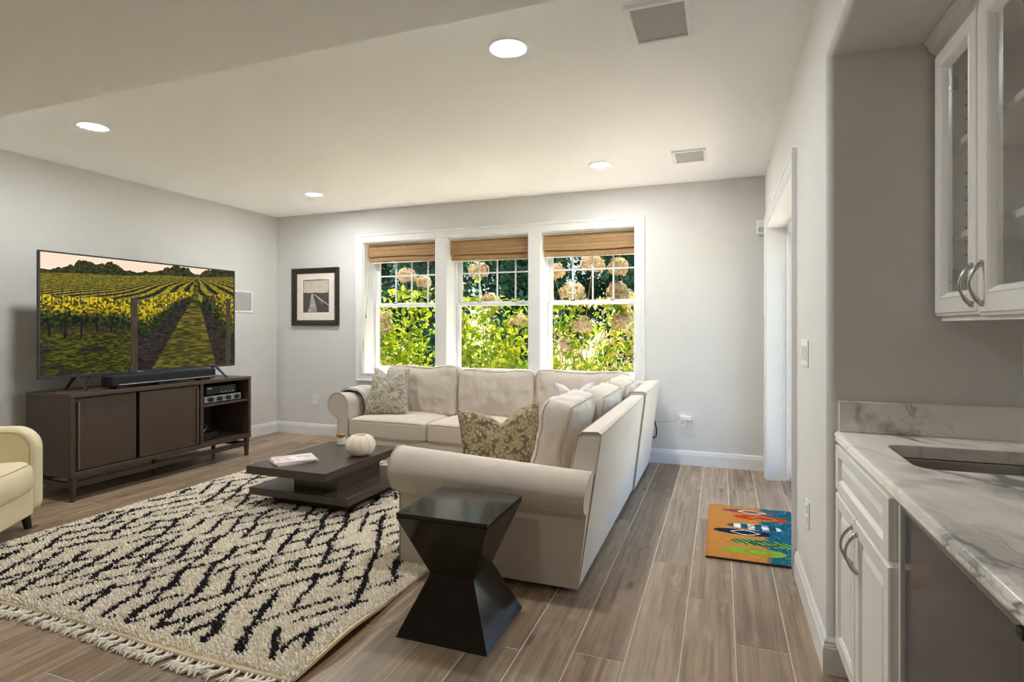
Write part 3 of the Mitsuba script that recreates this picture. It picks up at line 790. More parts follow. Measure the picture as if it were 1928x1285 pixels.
# ================================================================== TELEVISION, CONSOLE AND WHAT STANDS ON THEM
k = thing("media_console", "long dark brown console with sliding doors under the television", "media console")
CX0, CX1, CY0, CY1, CZ0, CZ1 = -4.82, -4.32, 2.656, 4.293, 0.175, 0.772
body = cat(bx(CX0, CX1, CY0, CY1, CZ1 - 0.028, CZ1), bx(CX0, CX1 - 0.002, CY0, CY0 + 0.03, CZ0, CZ1 - 0.028), bx(CX0, CX1 - 0.002, CY1 - 0.03, CY1, CZ0, CZ1 - 0.028),
           bx(CX0, CX1, CY0, CY1, CZ0, CZ0 + 0.035), bx(CX0, CX1 - 0.012, 3.728, 3.762, CZ0 + 0.03, CZ1 - 0.025))
part(k, "body", body, "console_wood")
part(k, "back_panel", bx(CX0 + 0.004, CX0 + 0.014, CY0 + 0.01, CY1 - 0.01, CZ0 + 0.01, CZ1 - 0.01), "console_wood")
d1 = part(k, "sliding_door", bx(CX1 - 0.046, CX1 - 0.028, CY0 + 0.038, 3.156, CZ0 + 0.040, CZ1 - 0.036, 0.002), "console_wood")
part(d1, "pull", bx(CX1 - 0.030, CX1 - 0.012, 2.712, 2.728, CZ0 + 0.05, CZ1 - 0.06, 0.003), "bronze", label="slim bronze pull strip")
d2 = part(k, "sliding_door", bx(CX1 - 0.030, CX1 - 0.012, 3.172, 3.708, CZ0 + 0.040, CZ1 - 0.036, 0.002), "console_wood")
part(d2, "pull", bx(CX1 - 0.014, CX1 + 0.002, 3.686, 3.702, CZ0 + 0.05, CZ1 - 0.06, 0.003), "bronze", label="slim bronze pull strip")
part(k, "shelf", bx(CX0 + 0.01, CX1 - 0.006, 3.758, CY1 - 0.026, 0.535, 0.553), "console_wood")
def leg(x, y, z0, z1, r0, r1):
    return lathe([(0.0005, z0), (r0, z0), (r0 + 0.001, z0 + 0.004), (r1, z1), (0.0005, z1)], 14, (x, y, 0))
for (x, y) in ((CX1 - 0.03, CY0 + 0.03), (CX1 - 0.03, CY1 - 0.03), (CX0 + 0.04, CY0 + 0.03), (CX0 + 0.04, CY1 - 0.03), (CX1 - 0.20, 3.44)):
    part(k, "leg", leg(x, y, 0.0, CZ0 + 0.002, 0.016, 0.027), "console_wood")
part(k, "rail", bx(CX1 - 0.045, CX1 - 0.02, CY0 + 0.03, CY1 - 0.03, 0.098, 0.138), "console_wood")
part(k, "rail", bx(CX0 + 0.03, CX0 + 0.055, CY0 + 0.03, CY1 - 0.03, 0.098, 0.138), "console_wood")
for y in (CY0 + 0.03, CY1 - 0.03):
    part(k, "rail", bx(CX0 + 0.04, CX1 - 0.03, y - 0.012, y + 0.012, 0.098, 0.138), "console_wood")

TVc, TVa = np.array([-4.555, 3.44, 1.341]), math.radians(-2.6)
def f_screen(p, n, uv):
    """vineyard at dusk shown on the screen: u to the right, v up"""
    u, v = uv.x, uv.y
    hz = 0.828 + 0.112 * u + 0.006 * dr.sin(u * 14.0)
    skyc = mix((1.35, 0.95, 0.72), (1.25, 1.05, 0.85), fbm(u * 2.5, v * 30.0, 1.0, 3))
    th = 0.035 + 0.085 * smoothstep(0.05, 0.16, u) * (1 - smoothstep(0.26, 0.42, u)) + 0.065 * smoothstep(0.52, 0.60, u) * (1 - smoothstep(0.70, 0.74, u)) + 0.05 * smoothstep(0.77, 0.83, u)
    th = th * (0.55 + 0.75 * fbm(u * 30.0, 3.0, 0.0, 4)) + 0.016 * (fbm(u * 120.0, v * 60.0, 1.0, 2) - 0.5)
    treec = mix((0.006, 0.010, 0.006), (0.16, 0.15, 0.035), fbm(u * 95.0, v * 75.0, 2.0, 3) ** 2.2)
    c = mix(skyc, treec, dr.select(v < hz + th, 1.0, 0.0))
    # ground in perspective
    d = 1.0 / dr.maximum(hz - v, 0.004)
    X = (u - 0.747) * d
    soil = mix((0.003, 0.003, 0.004), (0.11, 0.075, 0.055), fbm(u * 60, v * 130, 3.0, 4) ** 2.0)
    grass = mix((0.004, 0.010, 0.002), (0.27, 0.24, 0.022), fbm(u * 60, v * 110, 4.0, 4) ** 2.4)
    # far rows on the slope
    ph = X * 1.75 + 0.22 * dr.sin(v * 30.0 + u * 4.0)
    tri = dr.abs(ph - dr.floor(ph) - 0.5) * 2
    row = smoothstep(0.35, 0.62, tri + 0.35 * (noise(u * 160, v * 160, 5.0) - 0.5))
    rowc = mix((0.07, 0.09, 0.008), (0.66, 0.52, 0.03), noise(u * 190, v * 190, 6.0))
    far = mix(soil, rowc, row)
    c = mix(c, far, dr.select(v < hz, 1.0, 0.0))
    # middle band: lit vine walls with posts
    leafn = fbm(u * 85, v * 75, 7.0, 2)
    vd, v2, vr = voronoi(u * 105.0, v * 62.0)
    lit = mix((0.05, 0.07, 0.006), (1.05, 0.72, 0.02), dr.clip(vr * 1.25 - 0.45 * vd, 0, 1))
    dark = mix((0.002, 0.005, 0.002), (0.05, 0.085, 0.012), vr * vr)
    # left wall of vines: between a sloping top and bottom
    topL = 0.655 + 0.10 * smoothstep(0.45, 0.70, u) + 0.02 * (noise(u * 18, 1.0, 0.0) - 0.5)
    botL = 0.43 - 0.02 * noise(u * 12, 2.0, 0.0) - 0.10 * smoothstep(0.36, 0.42, u) + 0.36 * smoothstep(0.44, 0.72, u)
    xl = 0.725 - 0.02 * (0.66 - v)
    inL = dr.select((v < topL) & (v > botL) & (u < xl), 1.0, 0.0)
    fade = smoothstep(0.25, 0.72, (v - botL) / dr.maximum(topL - botL, 0.02) + 0.35 * (leafn - 0.5))
    c = mix(c, mix(dark, lit, fade), inL)
    # ground below: grass left, lane, bare soil strips
    under = dr.select((v < botL) & (u < xl), 1.0, 0.0)
    g2 = mix(soil, grass, smoothstep(0.40, 0.56, fbm(u * 9, v * 14, 8.0, 3) + 0.10))
    shade = 1 - smoothstep(0.30, 0.46, v)
    c = mix(c, mix(soil * 0.7, g2, shade), under)
    strip = dr.select((u > 0.44 - 0.10 * (0.6 - v)) & (v < botL) & (u < 0.75), 1.0, 0.0)
    c = mix(c, soil, strip)
    # right wall of vines
    lx = 0.755 + 0.30 * dr.maximum(0.66 - v, 0.0)
    topR = 0.73 + 0.05 * (u - 0.78) + 0.03 * (noise(u * 20, 4.0, 0.0) - 0.5)
    botR = 0.62 - 1.9 * (u - 0.80)
    inR = dr.select((v < topR) & (u > 0.790) & (v > botR), 1.0, 0.0)
    fr = smoothstep(0.05, 0.42, (v - botR) + 0.25 * (leafn - 0.5))
    c = mix(c, mix(dark, lit, fr), inR)
    belowR = dr.select((v < botR) & (u > 0.76), 1.0, 0.0)
    c = mix(c, soil, belowR)
    # grassy lane
    laneL = 0.735 - 0.235 * dr.maximum(0.70 - v, 0.0) / 0.70
    laneR = 0.765 + 0.115 * dr.maximum(0.70 - v, 0.0) / 0.70
    lane = dr.select((u > laneL + 0.015 * (leafn - 0.5)) & (u < laneR) & (v < hz - 0.02), 1.0, 0.0)
    lanec = mix((0.008, 0.018, 0.003), (0.44, 0.34, 0.05), fbm(u * 26, v * 85, 9.0, 4) ** 2.2 * (0.55 + 0.9 * fbm(u * 6, v * 16, 5.0, 2)))
    c = mix(c, lanec, lane)
    # trunks and posts
    tu = u * 15.0 + 0.9 * (v - 0.4) * dr.sin(u * 60.0)
    trunk = dr.select((dr.abs(tu - dr.floor(tu) - 0.5) < 0.075) & (u < 0.36) & (v < botL + 0.06) & (v > 0.25 + 0.16 * u + 0.07 * noise(dr.floor(tu), 1.0, 2.0)), 1.0, 0.0)
    c = mix(c, (0.010, 0.008, 0.010), trunk)
    pu = u * 26.0 + 0.3
    posts = dr.select((dr.abs(pu - dr.floor(pu) - 0.5) < 0.06) & (v < 0.70 + 0.04 * u) & (v > 0.58) & (u < 0.70), 0.85, 0.0)
    c = mix(c, (0.035, 0.030, 0.040), posts)
    pw = mix((0.035, 0.022, 0.014), (0.12, 0.085, 0.055), fbm(u * 120, v * 9, 3.0, 3))
    post1 = dr.select((dr.abs(u - 0.408) < 0.0175) & (v < 0.668), 1.0, 0.0)
    post2 = dr.select((dr.abs(u - 0.962) < 0.0165) & (v < 0.708), 1.0, 0.0)
    post3 = dr.select((dr.abs(u - 0.862) < 0.006) & (v < 0.742) & (v > 0.56), 1.0, 0.0)
    return mix(c, pw, dr.maximum(dr.maximum(post1, post2), post3))
tv = thing("television", "large flat television showing a vineyard, on the dark console", "television")
TW, THh = 1.668, 0.935
def tvx(m):
    """local: x along the width (to the right as seen), y towards the viewer, z up -> the room"""
    M = np.eye(4)
    a = TVa
    M[:3, 0] = [-math.sin(a), math.cos(a), 0]; M[:3, 1] = [math.cos(a), math.sin(a), 0]; M[:3, 2] = [0, 0, 1]; M[:3, 3] = TVc
    v = np.asarray(m.vertices) @ M[:3, :3].T + M[:3, 3]
    return tm(v, np.asarray(m.faces)[:, ::-1])
hw, hh = TW / 2, THh / 2
part(tv, "back_shell", tvx(cat(bx(-hw, hw, -0.022, 0.0, -hh, hh, 0.004), bx(-hw * 0.75, hw * 0.75, -0.060, -0.02, -hh * 0.8, hh * 0.35, 0.012))), "black_plastic")
bz = ring(-hw + 0.011, hw - 0.011, -hh + 0.020, hh - 0.011, [(0, 0.0), (0, 0.006), (0.003, 0.008), (0.011, 0.008), (0.011, 0.0)], "xzy", 0.0)
part(tv, "bezel", tvx(cat(bz, bx(-hw, hw, 0.0, 0.008, -hh, -hh + 0.020, 0.002))), "tv_metal", False)
sv = np.array([[-hw + 0.01, 0.003, -hh + 0.018], [hw - 0.01, 0.003, -hh + 0.018], [hw - 0.01, 0.003, hh - 0.01], [-hw + 0.01, 0.003, hh - 0.01]])
sm = tvx(tm(sv, [[0, 1, 2, 3]]))
nn = np.cross(sm.vertices[sm.faces[0, 1]] - sm.vertices[sm.faces[0, 0]], sm.vertices[sm.faces[0, 2]] - sm.vertices[sm.faces[0, 0]])
if nn[0] < 0: sm = tm(sm.vertices, np.asarray(sm.faces)[:, ::-1])
sk = part(tv, "screen", sm, "screen_glass", False, uv=np.array([[0, 0], [1, 0], [1, 1], [0, 1]], float))
TVG = 0.78 / 2 ** exposure
scene[sk]["emitter"] = {"type": "area", "radiance": proc(lambda p, n, uv: f_screen(p, n, uv) * TVG)}
lg = text_mesh("Hisense", 0.011, 0.0015, True)
lv = np.asarray(lg.vertices); lv = np.stack([lv[:, 0] - lv[:, 0].mean() - 0.10, lv[:, 2] + 0.008, lv[:, 1] - hh + 0.0045], 1)
part(tv, "badge", tvx(tm(lv, lg.faces)), "silver", False, label="small silver lettering on the lower bezel")
for sx in (-0.60, 0.60):
    for s in (-1, 1):
        a, b = np.array([sx + 0.02, s * 0.015 - 0.01, -hh + 0.004]), np.array([sx + (0.02 if sx < 0 else 0.05), s * 0.125 - 0.01, 0.772 - TVc[2] + 0.006])
        part(tv, "leg", tvx(tube([a, a * 0.5 + b * 0.5, b], [0.013, 0.012, 0.010], 4)), "tv_metal", False)
k = thing("tv_cable", "thin black cable hanging behind the left television foot", "cable")
put(k, tube([(-4.60, 2.99, 0.90), (-4.62, 2.97, 0.86), (-4.60, 2.93, 0.80), (-4.60, 2.915, 0.776)], 0.004, 6), "black_plastic", True)

k = thing("soundbar", "long black soundbar on the console in front of the television", "soundbar")
part(k, "body", rbox((-4.53, 3.0, 0.787), (-4.40, 3.955, 0.872), 0.014, 3), "black_cloth")
part(k, "trim_strip", bx(-4.401, -4.394, 3.05, 3.945, 0.798, 0.806, 0.002), "silver", label="thin silver strip along the front")
for y in (3.10, 3.45, 3.86):
    part(k, "foot", bx(-4.50, -4.42, y - 0.05, y + 0.05, 0.772, 0.789, 0.003), "black_plastic")

k = thing("cable_box", "slim black receiver box standing on the amplifier in the console", "receiver")
ax = -4.40
part(k, "body", bx(-4.66, ax, 3.845, 4.185, 0.630, 0.705, 0.004), "black_plastic")
part(k, "display", bx(ax - 0.001, ax + 0.002, 3.99, 4.16, 0.650, 0.690, 0.001), "charcoal_glass")
for i in range(4):
    part(k, "button", bx(ax - 0.001, ax + 0.003, 4.01 + i * 0.04, 4.035 + i * 0.04, 0.640, 0.648, 0.001), "silver")
part(k, "badge", bx(ax - 0.001, ax + 0.002, 3.862, 3.905, 0.682, 0.692, 0.001), "silver")
k = thing("amplifier", "grey front amplifier with four black knobs on the console shelf", "amplifier")
part(k, "body", bx(-4.70, -4.372, 3.805, 4.205, 0.560, 0.622, 0.004), "black_plastic")
part(k, "front_panel", bx(-4.374, -4.368, 3.800, 4.210, 0.562, 0.622, 0.002), "silver")
for y in (3.862, 3.960, 4.058, 4.156):
    part(k, "knob", extrude(Point(y, 0.592).buffer(0.020, 12), 0.024, "yzx", -4.368), "black_plastic")
for y in (3.83, 4.17):
    part(k, "foot", bx(-4.66, -4.40, y - 0.015, y + 0.015, 0.553, 0.561, 0.002), "black_plastic")
k = thing("modem_box", "small black box lying at the bottom of the console compartment", "box")
part(k, "body", bx(-4.62, -4.43, 3.80, 4.00, CZ0 + 0.035, CZ0 + 0.105, 0.005), "black_plastic")
part(k, "light", bx(-4.431, -4.428, 3.90, 3.906, CZ0 + 0.06, CZ0 + 0.064, 0.001), "silver")
k = thing("coiled_cord", "loop of pale cord lying on the small black box in the console", "cord")
lp = [(-4.52 + 0.05 * math.cos(a), 3.86 + 0.055 * math.sin(a) + 0.012 * a / 6, CZ0 + 0.112 + 0.006 * a / 6 + (0.05 * math.sin(a * 0.5) if a > 8 else 0)) for a in np.linspace(0, 15, 60)]
lp += [(-4.48, 3.84, CZ0 + 0.19), (-4.47, 3.815, CZ0 + 0.24), (-4.47, 3.79, CZ0 + 0.235), (-4.47, 3.78, CZ0 + 0.19)]
put(k, tube(lp, 0.0042, 6), "silver", True)

# ================================================================== RUG
RX0, RX1, RY0, RY1 = -3.825, -1.395, 1.575, 4.62
rug = thing("area_rug", "cream shag rug with charcoal diamond lines and a tasselled end", "rug")
def lift(x, y):
    sx = np.clip((x + 1.75) / 0.34, 0, 1)
    return 0.030 * np.exp(-((y - 1.88) / 0.22) ** 2) * sx * sx * (3 - 2 * sx) + 0.004 * np.sin(x * 5) * np.sin(y * 6) + 0.004
gx, gy = np.linspace(RX0, RX1, 60), np.linspace(RY0, RY1, 76)
def rug_edge(v):
    x, y = v[:, 0].copy(), v[:, 1].copy()
    v[:, 0] = x + 0.010 * np.sin(y * 7 + 1) * (np.abs(x - (RX0 + RX1) / 2) > 1.1)
    v[:, 1] = y + 0.012 * np.sin(x * 4.2) * (y < RY0 + 0.02)
    return v
v, q = cube_grid(gx, gy, [0.0, 0.012])
v[:, 2] += lift(v[:, 0], v[:, 1]); v = rug_edge(v)
part(rug, "backing", tm(v, q), "rug_backing", False)
# pile: one little yarn per tuft, coloured by the woven design
sp = 0.0094
TXs, TYs = np.meshgrid(np.arange(RX0 + 0.006, RX1 - 0.004, sp), np.arange(RY0 + 0.012, RY1 - 0.01, sp), indexing="ij")
tx, ty = TXs.ravel(), TYs.ravel()
tx = tx + rng.uniform(-.4, .4, len(tx)) * sp; ty = ty + rng.uniform(-.4, .4, len(ty)) * sp
hide = ((tx > -1.53) & (ty > 2.64)) | ((ty > 4.50)) | ((tx > -2.85) & (tx < -2.45) & (ty > 3.25) & (ty < 3.7))
tx, ty = tx[~hide], ty[~hide]
def rug_design(x, y):
    P = lambda f, s: meshkit.fbm(np.stack([x * f, y * f, np.full_like(x, s)], -1), 2)
    wx, wy = x + 0.045 * (P(5.5, 1.3) - .5) * 2, y + 0.085 * (P(5.0, 7.7) - .5) * 2
    a = (wx + 1.717) / 0.145 + (wy - 1.634) / 0.295
    b = (wx + 1.717) / 0.145 - (wy - 1.634) / 0.295
    jit = np.random.default_rng(9).normal(0, 1, (2, len(x)))
    da, db = np.abs(a - np.round(a)) + 0.020 * jit[0], np.abs(b - np.round(b)) + 0.022 * jit[1]
    ga = P(6.5, 21.0); gb = P(6.5, 33.0)
    wa = 0.092 * (0.35 + 1.2 * ga); wbb = 0.072 * (0.35 + 1.2 * gb)
    on = ((da < wa) & (ga > 0.41)) | ((db < wbb) & (gb > 0.38))
    inside = (x > RX0 + 0.05) & (x < RX1 - 0.07) & (y > RY0 + 0.055)
    return on & inside
dark = rug_design(tx, ty)
n = len(tx)
col = np.where(dark[:, None], np.array([0.042, 0.038, 0.042]), np.array([0.93, 0.865, 0.765])) * rng.uniform(0.84, 1.10, (n, 1))
col = np.clip(col, 0.01, 0.94)
hgt = rng.uniform(0.016, 0.026, n) * np.where(dark, 1.05, 1.0)
edge = np.minimum(np.minimum(tx - RX0, RX1 - tx), ty - RY0)
hgt *= np.clip(0.45 + edge / 0.05, 0.5, 1)
la = rng.uniform(0, 2 * np.pi, n); lm = rng.uniform(0.3, 1.1, n)
lx, ly = np.cos(la) * lm * 0.38 - 0.12, np.sin(la) * lm * 0.38 - 0.14
wd = rng.uniform(0.0040, 0.0060, n)
V = []
for f, ww in ((0.0, 0.9), (0.6, 1.05), (1.0, 0.62)):
    for kx in range(3):
        a = la + kx * 2.094
        V.append(np.stack([tx + lx * hgt * f ** 1.4 + wd * ww * np.cos(a), ty + ly * hgt * f ** 1.4 + wd * ww * np.sin(a), hgt * f * (1 - 0.22 * lm * f)], -1))
V = np.stack(V, 1)                                   # n, 9, 3
V[:, :, 2] += (0.011 + lift(tx, ty))[:, None]
FT = []
for r_ in range(2):
    for kx in range(3):
        a, b = r_ * 3 + kx, r_ * 3 + (kx + 1) % 3
        FT += [[a, b, b + 3], [a, b + 3, a + 3]]
FT.append([6, 7, 8])
FT = np.array(FT)
faces = (FT[None] + (np.arange(n) * 9)[:, None, None]).reshape(-1, 3)
part(rug, "pile", tm(V.reshape(-1, 3), faces), "rug_yarn", True, kind="stuff", color=np.repeat(col, 9, axis=0))
part(rug, "edge_binding", tube([(RX0 + 0.01 + (RX1 - RX0 - 0.02) * t, RY0 + 0.012 * math.sin((RX0 + (RX1 - RX0) * t) * 4.2), 0.012) for t in np.linspace(0, 1, 50)], 0.009, 6), "rug_backing", True)
def tassel(seed):
    r = np.random.default_rng(seed); ms = []
    x2 = r.uniform(-0.012, 0.012)
    for s in (-1, 1):
        ms.append(tube([(s * 0.012, 0, 0.012), (s * 0.010 + x2 * .4, -0.022, 0.009), (x2, -0.042, 0.009)], 0.0062, 5))
    ms.append(rbox((x2 - 0.011, -0.052, 0.001), (x2 + 0.011, -0.036, 0.018), 0.008, 2))
    for _ in range(8):
        a = r.uniform(-1.15, 0.35); l = r.uniform(0.030, 0.055)
        p0 = np.array([x2, -0.047, r.uniform(.006, .013)])
        p1 = p0 + np.array([math.sin(a) * l * .5, -math.cos(a) * l * .45, 0.004]); p2 = p0 + np.array([math.sin(a * 1.3) * l * 1.15, -math.cos(a) * l * .75, 0]); p2[2] = 0.003
        ms.append(tube([p0, p1, p2], [0.0062, 0.0058, 0.0030], 5))
    return cat(*ms)
TAS = [mikit.ply(tassel(50 + i), "tassel_yarn", smooth=True) for i in range(5)]
for i, x in enumerate(np.arange(RX0 + 0.03, RX1 - 0.01, 0.054)):
    copy_part(rug, "tassel", TAS[i % 5], T().translate([float(x + rng.uniform(-.006, .006)), float(RY0 + 0.012 * math.sin(x * 4.2) + 0.004), 0.0]).rotate([0, 0, 1], float(rng.uniform(-14, 8))))

# ================================================================== COFFEE TABLE AND WHAT STANDS ON IT
k = thing("coffee_table", "low dark brown coffee table of two stacked slabs on the rug", "coffee table")
part(k, "top", bx(-3.012, -2.365, 2.948, 3.83, 0.261, 0.316, 0.004), "table_wood")
part(k, "column", bx(-2.76, -2.40, 3.12, 3.62, 0.14, 0.262, 0.003), "table_wood")
part(k, "shelf", bx(-3.052, -2.235, 3.012, 3.86, 0.100, 0.150, 0.004), "table_wood")
part(k, "base", bx(-2.93, -2.32, 3.115, 3.74, 0.030, 0.101, 0.003), "table_wood")
ZT = 0.316
def magazine(a, z, t, label):
    kk = thing("magazine", label, "magazine", "magazines on the coffee table")
    w, l = 0.215, 0.275
    M = mat4((-2.800, 3.165, z), a)
    part(kk, "pages", xf(bx(-l / 2 + .002, l / 2 - .002, -w / 2 + .002, w / 2 - .002, 0.0008, t - 0.0008, 0.0008), M), "paper_white")
    cv = xf(bx(-l / 2, l / 2, -w / 2, w / 2, t - 0.0012, t, 0.0005), M)
    loc = np.asarray(bx(-l / 2, l / 2, -w / 2, w / 2, t - 0.0012, t, 0.0005).vertices)
    part(kk, "cover", cv, "magazine_cover", False, uv=np.stack([loc[:, 1] / w + .5, .5 - loc[:, 0] / l], 1))
    part(kk, "back_cover", xf(bx(-l / 2, l / 2, -w / 2, w / 2, 0, 0.001, 0.0004), M), "paper_white")
magazine(1.02, ZT, 0.011, "lower of two magazines stacked on the coffee table")
magazine(0.90, ZT + 0.011, 0.010, "upper magazine with a pale pink cover on the coffee table")
k = thing("vase", "round cream vase with urchin ribs on the coffee table", "vase")
vc = (-2.47, 3.475, ZT)
prof = []
for t in np.linspace(-1.22, 1.15, 26):
    prof.append((0.108 * math.cos(t) ** 0.85, 0.076 + 0.080 * math.sin(t)))
prof = [(0.0005, prof[0][1])] + prof + [(0.040, prof[-1][1] - 0.003), (0.042, prof[-1][1] - 0.02), (0.06, 0.09), (0.06, 0.03), (0.0005, 0.02)]
ribs = lambda a, z: 1 + 0.020 * np.abs(np.cos(a * 5)) ** 0.5 - 0.012 + 0.010 * (np.abs(np.cos(a * 5)) < 0.12)
vm = lathe(prof, 90, vc, ribs)
zz = np.asarray(vm.vertices) - np.array(vc)
part(k, "body", vm, "urchin_glaze", True, uv=np.stack([np.arctan2(zz[:, 1], zz[:, 0]) / 2 / math.pi + .5, zz[:, 2] * 4], 1))
for j in range(10):
    for off in (-0.035, 0.035):
        a = (j + .5) * math.pi / 5 + off
        pth = [(vc[0] + (r_ + .0006) * math.cos(a), vc[1] + (r_ + .0006) * math.sin(a), vc[2] + z_) for r_, z_ in prof[2:26]]
        part(k, "rib", tube(pth, 0.0024, 5), "mat_board", True)
k = thing("candle_jar", "small glass candle jar with a gold lid behind the vase", "candle")
cc = (-2.845, 3.745, ZT)
part(k, "jar", lathe([(0.0005, 0.0005), (0.034, 0.0005), (0.036, 0.003), (0.036, 0.072)], 32, cc), "jar_glass")
part(k, "wax", lathe([(0.0005, 0.003), (0.0335, 0.003), (0.0335, 0.055), (0.0005, 0.055)], 32, cc), "paper_white")
part(k, "lid", lathe([(0.0365, 0.066), (0.0375, 0.068), (0.0375, 0.082), (0.036, 0.084), (0.0005, 0.084)], 32, cc), "brass")

# ================================================================== SIDE TABLE
k = thing("side_table", "black hourglass side table against the near sofa arm", "side table")
sx, sy, hs, hwst = -1.031, 2.170, 0.2005, 0.0975
def frustum(x, y, z0, z1, h0, h1, r=0.002):
    v = []
    for z, h in ((z0, h0), (z1, h1)):
        v += [[x - h, y - h, z], [x + h, y - h, z], [x + h, y + h, z], [x - h, y + h, z]]
    q = [[0, 3, 2, 1], [4, 5, 6, 7], [0, 1, 5, 4], [1, 2, 6, 5], [2, 3, 7, 6], [3, 0, 4, 7]]
    return tm(v, q)
part(k, "lower_half", frustum(sx, sy, 0.0, 0.232, hs, hwst), "espresso_gloss", False)
part(k, "upper_half", frustum(sx, sy, 0.232, 0.484, hwst, hs), "espresso_gloss", False)
part(k, "top", cat(bx(sx - hs + .004, sx + hs - .004, sy - hs + .004, sy + hs - .004, 0.482, 0.490, 0.001), bx(sx - hs, sx + hs, sy - hs, sy + hs, 0.489, 0.502, 0.003)), "espresso_gloss")

# ================================================================== SOFA
def grid_cushion(sz, r, puff, seed, nx=(16, 6, 14), wr=0.006, top_sag=0.0, corner=0.0):
    """soft box centred at the origin, sizes (x, y, z), flat faces puffed; returns mesh and the deformation"""
    h = np.array(sz) / 2
    def deform(v):
        v = np.array(v, float)
        inn = np.clip(v, -(h - r), h - r); d = v - inn
        ln = np.linalg.norm(d, axis=1, keepdims=True)
        mx = np.abs(d).max(1, keepdims=True)
        v = np.where(ln > 1e-9, inn + d / np.maximum(ln, 1e-9) * np.maximum(mx, 1e-9), v)
        u = v / h
        for ax in range(3):
            a, b = (ax + 1) % 3, (ax + 2) % 3
            w_ = np.clip(1 - u[:, a] ** 2, 0, 1) ** 0.7 * np.clip(1 - u[:, b] ** 2, 0, 1) ** 0.7
            v[:, ax] += np.sign(u[:, ax]) * np.abs(u[:, ax]) ** 2 * puff[ax] * w_
        v[:, 2] -= top_sag * np.clip(u[:, 2], 0, 1) * np.exp(-(u[:, 0] / 0.5) ** 2)
        if corner:
            cf = np.ones(len(v))
            for a, b in ((0, 1), (1, 2), (0, 2)):
                cf = np.minimum(cf, 1 - corner * np.abs(u[:, a]).clip(0, 1) ** 6 * np.abs(u[:, b]).clip(0, 1) ** 6)
            v *= cf[:, None]
        nz = meshkit.fbm(v * 7.0 + seed * 3.1, 3, seed) - 0.5
        nz2 = meshkit.fbm(v * np.array([22.0, 22.0, 5.0]) + seed, 2, seed + 5) - 0.5
        nrm = v / np.maximum(np.linalg.norm(v / h, axis=1, keepdims=True), .2) / h / h
        nrm /= np.linalg.norm(nrm, axis=1, keepdims=True) + 1e-9
        return v + nrm * (nz * 3.2 * wr + nz2 * 2.4 * wr)[:, None]
    def axis(hh, n): 
        e = hh - r
        return np.concatenate([[-hh, -hh + r * .33, -hh + r * .66], np.linspace(-e, e, n), [hh - r * .66, hh - r * .33, hh]])
    v, q = cube_grid(axis(h[0], nx[0]), axis(h[1], nx[1]), axis(h[2], nx[2]))
    return tm(deform(v), q), deform

def loop_path(h, r, ax, side, n=14):
    """rounded-rectangle seam on the face pair of axis ax, at the fillet"""
    a, b = (ax + 1) % 3, (ax + 2) % 3
    P = []
    for (sa, sb, ea, eb) in ((-1, -1, 1, -1), (1, -1, 1, 1), (1, 1, -1, 1), (-1, 1, -1, -1)):
        for t in np.linspace(0, 1, n, endpoint=False):
            p = np.zeros(3)
            p[a] = h[a] * (sa + (ea - sa) * t); p[b] = h[b] * (sb + (eb - sb) * t); p[ax] = side * (h[ax] - 0.25 * r)
            for c_, o_ in ((a, b), (b, a)):
                if abs(p[c_]) > h[c_] - r * .999 and abs(p[o_]) > h[o_] - r:
                    pass
            P.append(p)
    return np.array(P)

def soft_cushion(parent, name, sz, loc, rz=0, rx=0, ry=0, r=0.035, puff=(0, 0.03, 0.01), seed=1, seam_axis=1, nx=(16, 6, 14), wr=0.006, top_sag=0.0, piping=True, corner=0.0):
    m, df = grid_cushion(sz, r, puff, seed, nx, wr, top_sag, corner)
    M = mat4(loc, rz, rx, ry)
    k = part(parent, name, xf(m, M), "sofa_fabric", True)
    if piping:
        ps = []
        for s in (-1, 1):
            P = loop_path(np.array(sz) / 2, r, seam_axis, s)
            P = df(P)
            P = P @ M[:3, :3].T + M[:3, 3]
            ps.append(tube(P, 0.0058, 6, closed=True))
        part(k, "piping", cat(*ps), "sofa_piping", True)
    return k

sofa = thing("sectional_sofa", "beige L shaped sectional sofa with rolled arms under the windows", "sofa")
SF, SP = "sofa_fabric", "sofa_piping"
